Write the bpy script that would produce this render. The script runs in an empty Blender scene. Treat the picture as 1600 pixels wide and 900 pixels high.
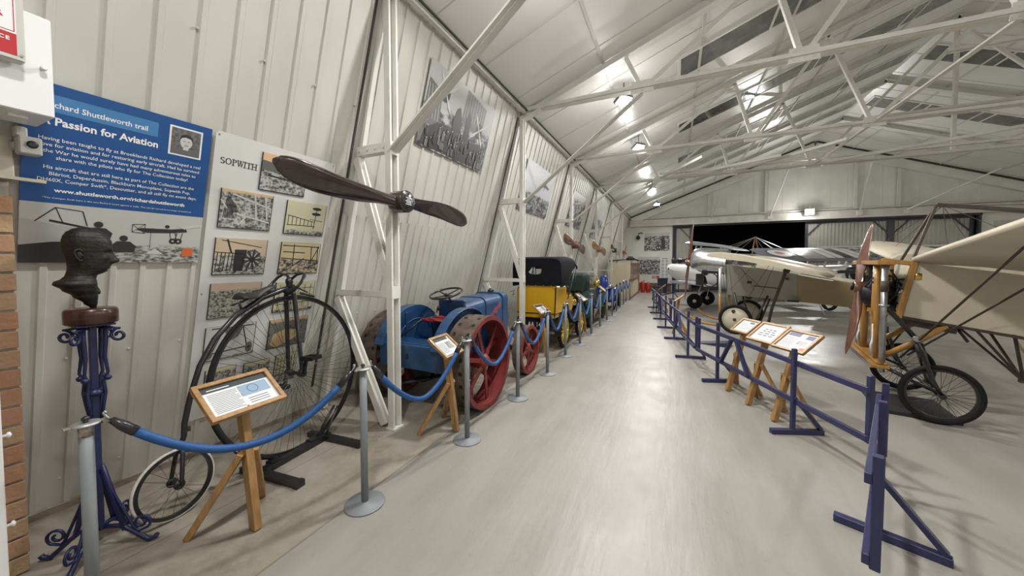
import bpy, bmesh, math, random
from mathutils import Vector as V, Matrix as M
random.seed(7)
PI=math.pi
R=math.radians
COL=bpy.context.scene.collection

# ------------------------------------------------------------------ materials
_mats={}
def mat(name,col,rough=.5,metal=0.,var=.0,vscale=6.,bump=0.,bscale=40.,col2=None,coord='Object',coat=0.,stretch=None,emit=None,estr=1.,trans=0.,detail=4.,spec=None):
    if name in _mats: return _mats[name]
    m=bpy.data.materials.new(name); m.use_nodes=True
    nt=m.node_tree; n=nt.nodes; l=nt.links
    b=n['Principled BSDF']
    b.inputs['Roughness'].default_value=rough; b.inputs['Metallic'].default_value=metal
    b.inputs['Base Color'].default_value=(*col,1)
    if coat: b.inputs['Coat Weight'].default_value=coat; b.inputs['Coat Roughness'].default_value=.12
    if spec is not None: b.inputs['Specular IOR Level'].default_value=spec
    if trans: b.inputs['Transmission Weight'].default_value=trans
    if emit: b.inputs['Emission Color'].default_value=(*emit,1); b.inputs['Emission Strength'].default_value=estr
    vec=None
    if var or bump or col2:
        tc=n.new('ShaderNodeTexCoord'); vec=tc.outputs[coord]
        if stretch:
            mp=n.new('ShaderNodeMapping'); mp.inputs['Scale'].default_value=stretch
            l.new(vec,mp.inputs['Vector']); vec=mp.outputs['Vector']
    if var or col2:
        nz=n.new('ShaderNodeTexNoise'); nz.inputs['Scale'].default_value=vscale; nz.inputs['Detail'].default_value=detail
        l.new(vec,nz.inputs['Vector'])
        rp=n.new('ShaderNodeValToRGB')
        c2=col2 if col2 else tuple(max(0,c*(1-var)) for c in col)
        c1=col if col2 else tuple(min(1,c*(1+var)) for c in col)
        rp.color_ramp.elements[0].position=.33; rp.color_ramp.elements[0].color=(*c2,1)
        rp.color_ramp.elements[1].position=.67; rp.color_ramp.elements[1].color=(*c1,1)
        l.new(nz.outputs['Fac'],rp.inputs['Fac']); l.new(rp.outputs['Color'],b.inputs['Base Color'])
    if bump:
        n2=n.new('ShaderNodeTexNoise'); n2.inputs['Scale'].default_value=bscale; n2.inputs['Detail'].default_value=3
        l.new(vec,n2.inputs['Vector'])
        bp=n.new('ShaderNodeBump'); bp.inputs['Strength'].default_value=bump; bp.inputs['Distance'].default_value=.01
        l.new(n2.outputs['Fac'],bp.inputs['Height']); l.new(bp.outputs['Normal'],b.inputs['Normal'])
    _mats[name]=m
    return m

def photo_mat(name,sky=.45,dark=(.03,.03,.03),light=(.62,.61,.58),seed=0.,scale=9.,contrast=.12,ground=(.22,.22,.21),skycol=None,stretch=(1,1,1)):
    """a printed monochrome photograph: pale sky above, busy mottled dark and light shapes below"""
    if name in _mats: return _mats[name]
    m=bpy.data.materials.new(name); m.use_nodes=True
    nt=m.node_tree; n=nt.nodes; l=nt.links; b=n['Principled BSDF']; b.inputs['Roughness'].default_value=.38
    tc=n.new('ShaderNodeTexCoord')
    mp=n.new('ShaderNodeMapping'); mp.inputs['Location'].default_value=(seed,seed*1.7,0); mp.inputs['Scale'].default_value=stretch
    l.new(tc.outputs['Generated'],mp.inputs['Vector'])
    vo=n.new('ShaderNodeTexVoronoi'); vo.inputs['Scale'].default_value=scale*1.7; vo.inputs['Randomness'].default_value=1
    nz=n.new('ShaderNodeTexNoise'); nz.inputs['Scale'].default_value=scale*.75; nz.inputs['Detail'].default_value=10; nz.inputs['Roughness'].default_value=.82
    l.new(mp.outputs['Vector'],vo.inputs['Vector']); l.new(mp.outputs['Vector'],nz.inputs['Vector'])
    mx=n.new('ShaderNodeMath'); mx.operation='MULTIPLY_ADD'; mx.inputs[1].default_value=.22
    l.new(vo.outputs['Distance'],mx.inputs[0]); l.new(nz.outputs['Fac'],mx.inputs[2])
    rp=n.new('ShaderNodeValToRGB'); e=rp.color_ramp.elements
    e[0].position=.60-contrast*.6; e[0].color=(*dark,1); e[1].position=.60+contrast*.6; e[1].color=(*light,1)
    k=e.new(.60); k.color=(*ground,1)
    l.new(mx.outputs['Value'],rp.inputs['Fac'])
    sx=n.new('ShaderNodeSeparateXYZ'); l.new(tc.outputs['Generated'],sx.inputs['Vector'])
    ad=n.new('ShaderNodeMath'); ad.operation='MULTIPLY_ADD'; ad.inputs[1].default_value=.22
    l.new(nz.outputs['Fac'],ad.inputs[0]); l.new(sx.outputs['Y'],ad.inputs[2])
    sk=n.new('ShaderNodeMapRange'); sk.inputs['From Min'].default_value=1-sky+.09; sk.inputs['From Max'].default_value=1-sky+.15
    l.new(ad.outputs['Value'],sk.inputs['Value'])
    mi=n.new('ShaderNodeMix'); mi.data_type='RGBA'
    l.new(sk.outputs['Result'],mi.inputs['Factor']); l.new(rp.outputs['Color'],mi.inputs[6])
    mi.inputs[7].default_value=(*(skycol or light),1)
    l.new(mi.outputs[2],b.inputs['Base Color'])
    _mats[name]=m
    return m

# ------------------------------------------------------------------ mesh builder
def frame(d,up=(0,0,1)):
    d=V(d).normalized(); u=V(up)
    if abs(d.dot(u.normalized()))>.98: u=V((1,0,0)) if abs(d.x)<.9 else V((0,1,0))
    s=d.cross(u).normalized(); t=s.cross(d).normalized()
    return d,s,t
class MB:
    def __init__(s): s.v=[];s.f=[];s.fm=[];s.fs=[];s.cm=0
    def add(s,vs,fs,smooth=False):
        o=len(s.v); s.v+=[tuple(v) for v in vs]
        for f in fs: s.f.append([i+o for i in f]); s.fm.append(s.cm); s.fs.append(smooth)
        return s
    def obox(s,c,ax,h):
        c=V(c);x,y,z=[V(a)*k for a,k in zip(ax,h)]
        vs=[c+x*i+y*j+z*k for i in(-1,1) for j in(-1,1) for k in(-1,1)]
        return s.add(vs,[(0,1,3,2),(4,6,7,5),(0,4,5,1),(2,3,7,6),(0,2,6,4),(1,5,7,3)])
    def box(s,c,d,rz=0):
        a=M.Rotation(rz,3,'Z')
        return s.obox(c,[a@V((1,0,0)),a@V((0,1,0)),V((0,0,1))],[k/2 for k in d])
    def bar(s,p0,p1,w,h,up=(0,0,1)):
        p0,p1=V(p0),V(p1); d,a,t=frame(p1-p0,up)
        return s.obox((p0+p1)/2,[d,a,t],[(p1-p0).length/2,w/2,h/2])
    def angle(s,p0,p1,w,th=.008,up=(0,0,1),flip=1):
        """steel angle section"""
        p0,p1=V(p0),V(p1); d,a,t=frame(p1-p0,up); L=(p1-p0).length/2; c=(p0+p1)/2
        s.obox(c,[d,a,t],[L,w/2,th/2]); s.obox(c+t*(w/2)*flip+a*(w/2-th/2),[d,a,t],[L,th/2,w/2]); return s
    def tube(s,pts,r,n=8,closed=False,caps=True,sx=1.,smooth=True):
        pts=[V(p) for p in pts]; N=len(pts)
        rs=r if isinstance(r,(list,tuple)) else [r]*N
        T=[]
        for i in range(N):
            a=pts[(i-1)%N] if (closed or i>0) else pts[i]; b=pts[(i+1)%N] if (closed or i<N-1) else pts[i]
            t=(b-a); T.append(t.normalized() if t.length>1e-9 else V((0,0,1)))
        _,u,w=frame(T[0]); vs=[]
        for i in range(N):
            u=(u-T[i]*u.dot(T[i]))
            u=u.normalized() if u.length>1e-6 else frame(T[i])[1]
            w=T[i].cross(u)
            for k in range(n):
                a=2*PI*k/n; vs.append(pts[i]+(u*math.cos(a)*sx+w*math.sin(a))*rs[i])
        fs=[]
        for i in range(N if closed else N-1):
            j=(i+1)%N
            for k in range(n): fs.append((i*n+k,i*n+(k+1)%n,j*n+(k+1)%n,j*n+k))
        s.add(vs,fs,smooth)
        if caps and not closed:
            o=len(s.v)-len(vs)
            s.f+= [[o+k for k in range(n)][::-1],[o+(N-1)*n+k for k in range(n)]]; s.fm+=[s.cm]*2; s.fs+=[False]*2
        return s
    def cyl(s,p0,p1,r,n=16,r2=None): return s.tube([p0,p1],[r,r if r2 is None else r2],n)
    def lathe(s,prof,c=(0,0,0),ax=(0,0,1),n=24,smooth=True,caps=True):
        c=V(c); d,a,t=frame(ax); vs=[]
        for (r,z) in prof:
            for k in range(n):
                g=2*PI*k/n; vs.append(c+d*z+(a*math.cos(g)+t*math.sin(g))*r)
        fs=[]
        for i in range(len(prof)-1):
            for k in range(n): fs.append((i*n+k,i*n+(k+1)%n,(i+1)*n+(k+1)%n,(i+1)*n+k))
        s.add(vs,fs,smooth)
        if caps:
            o=len(s.v)-len(vs)
            if prof[0][0]>1e-4: s.f.append([o+k for k in range(n)][::-1]);s.fm.append(s.cm);s.fs.append(False)
            if prof[-1][0]>1e-4: s.f.append([o+(len(prof)-1)*n+k for k in range(n)]);s.fm.append(s.cm);s.fs.append(False)
        return s
    def ring(s,c,ax,R_,r,n=48,m=8,w=None,arc=None):
        """torus of big radius R_, tube r (w = half width along the axis)"""
        c=V(c); d,a,t=frame(ax); w=w or r; vs=[]; fs=[]
        a0,a1=arc or (0,2*PI); cl=arc is None; N=n if cl else n+1
        for i in range(N):
            g=a0+(a1-a0)*i/n; e=a*math.cos(g)+t*math.sin(g)
            for k in range(m):
                h=2*PI*k/m; vs.append(c+e*(R_+r*math.cos(h))+d*(w*math.sin(h)))
        for i in range(n):
            j=(i+1)%N
            for k in range(m): fs.append((i*m+k,i*m+(k+1)%m,j*m+(k+1)%m,j*m+k))
        return s.add(vs,fs,True)
    def band(s,c,ax,r0,r1,h,n=48,arc=None):
        """flat rim: ring of rectangular section between radii r0,r1, half width h along ax"""
        c=V(c); d,a,t=frame(ax); vs=[];fs=[]
        a0,a1=arc or (0,2*PI); cl=arc is None; N=n if cl else n+1
        for i in range(N):
            g=a0+(a1-a0)*i/n; e=a*math.cos(g)+t*math.sin(g)
            vs+=[c+e*r0-d*h,c+e*r1-d*h,c+e*r1+d*h,c+e*r0+d*h]
        for i in range(n):
            j=(i+1)%N
            for k in range(4): fs.append((i*4+k,i*4+(k+1)%4,j*4+(k+1)%4,j*4+k))
        if not cl: fs+=[(0,1,2,3),(n*4+3,n*4+2,n*4+1,n*4)]
        return s.add(vs,fs,False)
    def prism(s,poly,o,ax,ay,th,smooth=False):
        """polygon in the plane (o,ax,ay) extruded by th on its normal"""
        o=V(o);ax=V(ax);ay=V(ay); nz=ax.cross(ay).normalized()*th; n=len(poly)
        a=[o+ax*x+ay*y for x,y in poly]; b=[p+nz for p in a]
        return s.add(a+b,[list(range(n))[::-1],list(range(n,2*n))]+[(i,(i+1)%n,n+(i+1)%n,n+i) for i in range(n)],smooth)
    def loft(s,secs,closed=True,caps=True,smooth=True):
        n=len(secs[0]); vs=[p for q in secs for p in q]; fs=[]
        for i in range(len(secs)-1):
            for k in range(n if closed else n-1):
                fs.append((i*n+k,i*n+(k+1)%n,(i+1)*n+(k+1)%n,(i+1)*n+k))
        s.add(vs,fs,smooth)
        if caps and closed:
            o=len(s.v)-len(vs); s.f+=[[o+k for k in range(n)][::-1],[o+(len(secs)-1)*n+k for k in range(n)]];s.fm+=[s.cm]*2;s.fs+=[False]*2
        return s
    def ball(s,c,r,n=12,m=8,sc=(1,1,1)):
        c=V(c); vs=[];fs=[]
        for i in range(m+1):
            p=PI*i/m
            for k in range(n):
                g=2*PI*k/n; vs.append(c+V((r*sc[0]*math.sin(p)*math.cos(g),r*sc[1]*math.sin(p)*math.sin(g),r*sc[2]*math.cos(p))))
        for i in range(m):
            for k in range(n): fs.append((i*n+k,i*n+(k+1)%n,(i+1)*n+(k+1)%n,(i+1)*n+k))
        return s.add(vs,fs,True)
    def xf(s,mtx,start=0):
        for i in range(start,len(s.v)): s.v[i]=tuple(mtx@V(s.v[i]))
        return s
    def build(s,name,mats,parent=None,bevel=0.,origin=None,seg=1):
        me=bpy.data.meshes.new(name)
        vs=s.v
        if origin is not None: vs=[(v[0]-origin[0],v[1]-origin[1],v[2]-origin[2]) for v in vs]
        me.from_pydata(vs,[],s.f); me.update()
        if not isinstance(mats,(list,tuple)): mats=[mats]
        for m in mats: me.materials.append(m)
        me.polygons.foreach_set('material_index',s.fm); me.polygons.foreach_set('use_smooth',s.fs)
        bm=bmesh.new(); bm.from_mesh(me)
        bmesh.ops.remove_doubles(bm,verts=bm.verts,dist=1e-6)
        bmesh.ops.recalc_face_normals(bm,faces=bm.faces)
        if bevel:
            es=[e for e in bm.edges if len(e.link_faces)==2 and e.calc_face_angle(0)>.6]
            bmesh.ops.bevel(bm,geom=es,offset=bevel,offset_type='OFFSET',segments=seg,profile=.5,affect='EDGES',clamp_overlap=True)
        bm.to_mesh(me); bm.free()
        ob=bpy.data.objects.new(name,me); COL.objects.link(ob)
        if origin is not None: ob.location=origin
        if parent: ob.parent=parent
        return ob

def tag(o,label=None,cat=None,group=None,kind=None):
    if label: o['label']=label
    if cat: o['category']=cat
    if group: o['group']=group
    if kind: o['kind']=kind
    return o
def thing(name,label,cat,loc=(0,0,0),rz=0.,group=None,mtx=None):
    o=bpy.data.objects.new(name,None); COL.objects.link(o); o.empty_display_size=.1
    if mtx is not None: o.matrix_world=mtx
    else: o.location=loc; o.rotation_euler=(0,0,rz)
    return tag(o,label,cat,group)
def copy_tree(o,parent=None):
    c=o.copy(); COL.objects.link(c)
    if parent: c.parent=parent
    for ch in list(o.children): copy_tree(ch,c)
    return c

def text_into(mb,s,size,org,ax,ay,bold=0.,align='LEFT',space=1.,width=None,lift=.0015):
    """lettering as thin raised faces; org = baseline start in the plane (ax,ay)"""
    cu=bpy.data.curves.new('lettering','FONT'); cu.body=s; cu.size=size; cu.offset=bold; cu.align_x=align; cu.space_character=space; cu.resolution_u=2
    ob=bpy.data.objects.new('lettering',cu); COL.objects.link(ob)
    dg=bpy.context.evaluated_depsgraph_get()
    me=bpy.data.meshes.new_from_object(ob.evaluated_get(dg))
    ax=V(ax).normalized();ay=V(ay).normalized(); nz=ax.cross(ay); o=V(org)
    k=1.
    if width and len(me.vertices):
        xs=[v.co.x for v in me.vertices]; k=width/max(1e-6,(max(xs)-min(xs)))
    mb.add([o+ax*(v.co.x*k)+ay*v.co.y+nz*lift for v in me.vertices],[list(p.vertices) for p in me.polygons])
    bpy.data.objects.remove(ob); bpy.data.curves.remove(cu); bpy.data.meshes.remove(me)

# shared materials
M_white=mat('white_painted_steel',(.69,.68,.635),.4,0,.08,3,col2=None)
M_whiteB=mat('white_paint_worn',(.70,.69,.63),.42,0,col2=(.58,.56,.49),vscale=2.5)
M_black=mat('black_enamel',(.012,.012,.014),.32,0,coat=.3)
M_rubber=mat('black_rubber',(.012,.012,.013),.75,0,.25,30,bump=.2,bscale=120,spec=.25)
M_steel=mat('bare_steel',(.42,.42,.43),.35,.9,.15,14)
M_greypost=mat('grey_powder_coat',(.22,.235,.25),.5,.0,.06,10)
M_brass=mat('brass',(.62,.43,.13),.25,1.,.12,20)
M_chrome=mat('chrome',(.72,.72,.74),.12,1.)
M_pine=mat('varnished_pine',(.41,.235,.092),.42,0,col2=(.29,.15,.05),vscale=5,stretch=(9,9,1.2),coat=.25)
M_paper=mat('printed_paper',(.74,.75,.76),.55)
M_ink=mat('grey_ink',(.16,.17,.19),.6)
M_blackink=mat('black_ink',(.015,.018,.02),.5)
M_rope=mat('blue_rope_sleeve',(.012,.078,.255),.55,0,.12,60,bump=.25,bscale=220)
M_fence=mat('dark_blue_painted_wood',(.032,.034,.105),.45,0,col2=(.021,.022,.072),vscale=7,bump=.15,bscale=60)
# ------------------------------------------------------------------ building
FOOTX=-3.72; EAVE=(-2.55,4.33); RIDGE=(6.1,7.62); YB=22.1; YF=-2.6; XR=14.75
FR=[2.62,5.83,9.1,12.35,15.6,18.85]
_UP=V((EAVE[0]-FOOTX,0,EAVE[1])).normalized()      # up along the leaning wall
_NR=V((0,1,0)).cross(_UP)                            # out of the wall into the hall
def W(y,s,d=0.): return V((FOOTX,y,0))+_UP*s+_NR*d
def wall_mtx(y,s,d=0.):
    m=M((( 0,_UP.x,_NR.x,0),(1,0,0,0),(0,_UP.z,_NR.z,0),(0,0,0,1))); m.translation=W(y,s,d); return m

# floor
def floor_mat():
    m=bpy.data.materials.new('painted_concrete_floor'); m.use_nodes=True
    nt=m.node_tree;n=nt.nodes;l=nt.links;b=n['Principled BSDF']
    tc=n.new('ShaderNodeTexCoord'); P=tc.outputs['Object']
    def noise(sc,det=5,vec=P,rg=.55):
        z=n.new('ShaderNodeTexNoise'); z.inputs['Scale'].default_value=sc; z.inputs['Detail'].default_value=det; z.inputs['Roughness'].default_value=rg; l.new(vec,z.inputs['Vector']); return z.outputs['Fac']
    def ramp(f,stops):
        r=n.new('ShaderNodeValToRGB'); e=r.color_ramp.elements
        e[0].position,e[0].color=stops[0][0],(*stops[0][1],1); e[1].position,e[1].color=stops[-1][0],(*stops[-1][1],1)
        for p,c in stops[1:-1]: k=e.new(p); k.color=(*c,1)
        l.new(f,r.inputs['Fac']); return r.outputs['Color']
    def mix(f,a,bb,mode='MIX'):
        x=n.new('ShaderNodeMix'); x.data_type='RGBA'; x.blend_type=mode
        if isinstance(f,float): x.inputs['Factor'].default_value=f
        else: l.new(f,x.inputs['Factor'])
        for k,q in ((6,a),(7,bb)):
            if isinstance(q,tuple): x.inputs[k].default_value=(*q,1)
            else: l.new(q,x.inputs[k])
        return x.outputs[2]
    def math_(op,a,bv,c=None):
        x=n.new('ShaderNodeMath'); x.operation=op
        for k,q in enumerate((a,bv,c)):
            if q is None: continue
            if isinstance(q,(float,int)): x.inputs[k].default_value=q
            else: l.new(q,x.inputs[k])
        return x.outputs['Value']
    mp=n.new('ShaderNodeMapping'); mp.inputs['Scale'].default_value=(1.6,.28,1); l.new(P,mp.inputs['Vector'])
    base=ramp(noise(.9),[(.3,(.275,.262,.232)),(.55,(.315,.301,.27)),(.75,(.335,.322,.292))])
    streak=ramp(noise(2.2,5,mp.outputs['Vector']),[(.35,(.78,.77,.75)),(.55,(1,1,1)),(.8,(1.03,1.03,1.03))])
    c=mix(.55,base,streak,'MULTIPLY')
    sc=ramp(noise(26,8,rg=.75),[(.33,(.6,.56,.5)),(.44,(1,1,1)),(1.,(1,1,1))])
    c=mix(.30,c,sc,'MULTIPLY')
    # bare, dirtier concrete strip along the wall
    sx=n.new('ShaderNodeSeparateXYZ'); l.new(P,sx.inputs['Vector']); X=sx.outputs['X']
    wob=math_('MULTIPLY_ADD',noise(1.3),.12,X)
    edge=n.new('ShaderNodeMapRange'); edge.inputs['From Min'].default_value=-1.97; edge.inputs['From Max'].default_value=-1.985; l.new(X,edge.inputs['Value'])
    bare=ramp(noise(2.4,7,rg=.68),[(.3,(.14,.115,.085)),(.5,(.275,.24,.19)),(.7,(.345,.315,.27))])
    c=mix(math_('MULTIPLY',edge.outputs['Result'],.85),c,bare)
    # construction joints
    def line(ax,pos,w):
        return math_('LESS_THAN',math_('ABSOLUTE',math_('SUBTRACT',sx.outputs[ax],pos),0.),w)
    for ax,pos,w in (('X',-1.98,.006),('X',-2.75,.005),('X',4.2,.006),('Y',7.4,.004),('Y',13.2,.004)):
        c=mix(math_('MULTIPLY',line(ax,pos,w),.55),c,(.10,.085,.07))
    l.new(c,b.inputs['Base Color'])
    rr=n.new('ShaderNodeMapRange'); rr.inputs['To Min'].default_value=.28; rr.inputs['To Max'].default_value=.52; l.new(noise(3.5,5),rr.inputs['Value'])
    ro=math_('MULTIPLY_ADD',edge.outputs['Result'],.35,rr.outputs['Result']); l.new(ro,b.inputs['Roughness'])
    bp=n.new('ShaderNodeBump'); bp.inputs['Strength'].default_value=.25; bp.inputs['Distance'].default_value=.012
    l.new(noise(11,6,mp.outputs['Vector']),bp.inputs['Height']); l.new(bp.outputs['Normal'],b.inputs['Normal'])
    return m
f=MB(); f.box(((XR-4.2)/2,(YB+6+YF)/2,-.05),(XR+4.4,YB+6-YF,.1)); tag(f.build('floor',floor_mat()),kind='structure')

# ribbed leaning wall
M_sheet=mat('cream_profiled_sheet',(.60,.59,.54),.46,0,col2=(.51,.50,.45),vscale=1.3,stretch=(1,1,.35),bump=.06,bscale=9)
def ribbed(y0,y1,s0,s1,d0,pitch=.205,rib=.045,h=.014,joint=(0,)):
    prof=[]; y=y0
    while y<y1:
        yy=min(y+pitch,y1)
        prof+=[(y,0),(yy-rib,0),(yy-rib*.82,h),(yy-rib*.18,h)]
        y+=pitch
    prof.append((y1,0))
    b=MB(); vs=[W(y,s0,d0+h_) for y,h_ in prof]+[W(y,s1,d0+h_) for y,h_ in prof]; n=len(prof)
    b.add(vs,[(i,i+1,n+i+1,n+i) for i in range(n-1)])
    return b
SL=EAVE[1]/_UP.z
b=ribbed(YF,YB,0,2.24,.012,.137,.040,.012); u=ribbed(YF,YB,2.2,SL+.03,0.); b.add(u.v,u.f)
b.obox(W((YF+YB)/2,SL/2,-.05),[V((0,1,0)),_UP,_NR],[(YB-YF)/2,SL/2+.03,.03])
# fixing screws in rows
for s_ in (.25,1.1,2.08,3.3):
    y=YF+.137*3-.055 if s_<2.2 else YF+.205-.055
    while y<12:
        if y>0: b.lathe([(.009,0),(.009,.008),(.004,.012)],W(y,s_,.008),_NR,6,False)
        y+=.274 if s_<2.2 else .41
tag(b.build('wall_left',M_sheet),kind='structure')
b=MB(); b.obox(W((YF+YB)/2,.03,.02),[V((0,1,0)),_UP,_NR],[(YB-YF)/2,.03,.012]); tag(b.build('baseboard_left',mat('dusty_concrete_kerb',(.30,.26,.21),.8,0,.3,8)),kind='structure')

# roof lining: two slopes with panel seams
M_ceil=mat('white_roof_lining',(.74,.735,.705),.34,0,.025,1.5,bump=.03,bscale=5)
M_seam=mat('roof_seam_cover',(.56,.55,.52),.5)
M_gap=mat('dark_gap_strip',(.05,.045,.04),.8)
_RS=V((RIDGE[0]-EAVE[0],0,RIDGE[1]-EAVE[1])); RL=_RS.length; _RD=_RS.normalized()
def roof(t,y,d=0.,side=0):
    """t along the slope from the eave, d below the lining"""
    p=V((EAVE[0],y,EAVE[1]))+_RD*t+V((_RD.z,0,-_RD.x))*d
    if side: p.x=2*RIDGE[0]-p.x
    return p
def rz_(x): return EAVE[1]+(x-EAVE[0])*(RIDGE[1]-EAVE[1])/(RIDGE[0]-EAVE[0])
b=MB()
for side in (0,1):
    sg=-1 if side else 1
    ax=V((_RD.x*sg,0,_RD.z)); nn=V((_RD.z*sg,0,-_RD.x))
    c=roof(RL/2,(YB+YF)/2,-.04,side)
    b.cm=0; b.obox(c,[ax,V((0,1,0)),nn],[RL/2+.05,(YB-YF)/2,.04])
    b.cm=1
    for t in (1.55,3.1,4.65,6.2,7.75):                      # purlin cover strips running down the hall
        b.obox(roof(t,(YB+YF)/2,.012,side),[ax,V((0,1,0)),nn],[.022,(YB-YF)/2,.014])
    y=YF+.4
    while y<YB:                                             # panel seams
        b.obox(roof(RL/2,y,.003,side),[ax,V((0,1,0)),nn],[RL/2,.008,.004]); y+=1.083
tag(b.build('ceiling',[M_ceil,M_seam]),kind='structure')
# grp roof lights: narrow strips up to the ridge, one per bay
M_rl=mat('grey_rooflight_sheet',(.16,.165,.16),.12,0,.25,4,coat=.6)
k=0
for side in (0,1):
    for y in (3.7,7.4,10.65,13.9,17.15):
        k+=1; b=MB(); sg=-1 if side else 1
        ax=V((_RD.x*sg,0,_RD.z)); nn=V((_RD.z*sg,0,-_RD.x))
        b.cm=0; b.obox(roof(5.9,y,.008,side),[ax,V((0,1,0)),nn],[3.15,.36,.008])
        b.cm=1
        for e in (-.38,.38): b.obox(roof(5.9,y+e,.012,side),[ax,V((0,1,0)),nn],[3.17,.025,.016])
        for e in (2.74,4.3,5.9,7.5,9.05): b.obox(roof(e,y,.014,side),[ax,V((0,1,0)),nn],[.02,.37,.014])
        tag(b.build('window_%d'%k,[M_rl,M_ceil]),kind='structure')
# eave trim
for nm,side in (('trim_1',0),('trim_2',1)):
    b=MB(); p=roof(.05,(YB+YF)/2,.03,side); b.box((p.x+(.03 if not side else -.03),p.y,p.z),(.05,YB-YF,.05)); b.cm=1
    b.box((p.x+(.09 if not side else -.09),p.y,p.z+.015),(.02,YB-YF,.02)); tag(b.build(nm,[M_white,M_gap]),kind='structure')

# right wall (mostly out of sight)
b=MB(); b.box((XR+.05,(YB+YF)/2,2.15),(.1,YB-YF,4.4)); tag(b.build('wall_right',M_sheet),kind='structure')
b=MB(); b.add([(FOOTX-.3,YF,-.05),(XR,YF,-.05),(XR,YF,4.4),(RIDGE[0],YF,7.7),(-2.6,YF,4.4)],[(0,1,2,3,4)]); tag(b.build('wall_front',M_sheet),kind='structure')

# gable wall with the great doorway
DX0,DX1,DH=-.12,11.75,3.78
M_gab=mat('cream_gable_sheet',(.74,.735,.68),.55,0,.06,1.5)
b=MB()
b.prism([(FOOTX-.1,0),(DX0,0),(DX0,DH),(FOOTX-.1,DH)],(0,YB+.1,0),(1,0,0),(0,0,1),.1)
b.prism([(DX1,0),(XR,0),(XR,DH),(DX1,DH)],(0,YB+.1,0),(1,0,0),(0,0,1),.1)
b.prism([(FOOTX-.1,DH),(XR,DH),(XR,EAVE[1]+.1),(RIDGE[0],RIDGE[1]+.1),(EAVE[0]-.1,EAVE[1]+.05),(FOOTX-.1,EAVE[1]-.2)],(0,YB+.1,0),(1,0,0),(0,0,1),.1)
x=-1.9
while x<14.2:
    zt=min(rz_(x),rz_(2*RIDGE[0]-x)); b.box((x,YB-.004,(4.3+zt)/2),(.02,.012,zt-4.3)); x+=.62
tag(b.build('wall_back',M_gab),kind='structure')
b=MB()
b.box(((FOOTX+XR)/2+.6,YB-.16,DH+.19),(XR-FOOTX-1.3,.22,.36)); b.box(((FOOTX+XR)/2+.6,YB-.15,DH+.46),(XR-FOOTX-1.3,.12,.05))
tag(b.build('trim_3',M_whiteB),kind='structure')
b=MB(); b.box(((DX0+DX1)/2,YB-.05,DH-.03),(DX1-DX0+.1,.16,.09))
for x in (DX0,DX1): b.box((x,YB-.03,DH/2),(.09,.14,DH))
tag(b.build('trim_4',mat('dark_door_frame',(.035,.035,.04),.5)),kind='structure')
for nm,side in (('trim_5',0),('trim_6',1)):                 # raking edge at the gable
    sg=-1 if side else 1; ax=V((_RD.x*sg,0,_RD.z)); nn=V((_RD.z*sg,0,-_RD.x))
    b=MB(); b.cm=0; b.obox(roof(RL/2,YB-.12,.22,side),[ax,V((0,1,0)),nn],[RL/2-.1,.1,.2]); b.cm=1; b.obox(roof(RL/2,YB-.24,.03,side),[ax,V((0,1,0)),nn],[RL/2-.1,.03,.04])
    tag(b.build(nm,[M_gab,M_gap]),kind='structure')
b=MB(); b.cm=0; b.box((-1.9,YB-.02,.24),(3.4,.05,.48)); tag(b.build('baseboard_back',mat('brown_dado',(.16,.10,.065),.7,0,.2,6)),kind='structure')
# night outside the doorway
b=MB(); b.box((6,YB+5.6,2.4),(24,.1,6)); b.box((-5.4,YB+3,2.4),(.1,5.4,6)); b.box((17.4,YB+3,2.4),(.1,5.4,6)); tag(b.build('wall_outside',mat('night_dark',(.004,.005,.008),.9)),kind='structure')

# sliding door leaves
M_leaf=mat('grey_corrugated_door',(.44,.44,.39),.5,.1,.08,2)
M_leafF=mat('dark_steel_door_frame',(.07,.07,.085),.5,.3)
def leaf(k,x0,x1,y):
    b=MB(); prof=[]; x=x0
    while x<x1-.001:
        prof+=[(x,0),(x+.05,0),(x+.07,-.03),(x+.12,-.03)]; x+=.14
    n=len(prof); b.add([(min(px,x1),y+py,.05) for px,py in prof]+[(min(px,x1),y+py,DH-.1) for px,py in prof],[(i,i+1,n+i+1,n+i) for i in range(n-1)])
    b.cm=1
    for x in (x0,x1): b.box((x,y-.03,DH/2),(.12,.1,DH-.12))
    for z in (.1,1.75,DH-.12): b.box(((x0+x1)/2,y-.03,z),(x1-x0,.07,.09))
    for x,s_ in (((x0,1),(x1,-1)) if x1-x0>1 else ((x1,-1),)): b.bar((x,y-.05,3.0),(x+s_*.55,y-.05,DH-.15),.05,.05)
    tag(b.build('door_%d'%k,[M_leaf,M_leafF]),kind='structure')
leaf(1,-.02,.78,YB+.16); leaf(2,5.95,9.0,YB+.16); leaf(3,9.14,11.65,YB+.22)

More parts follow.
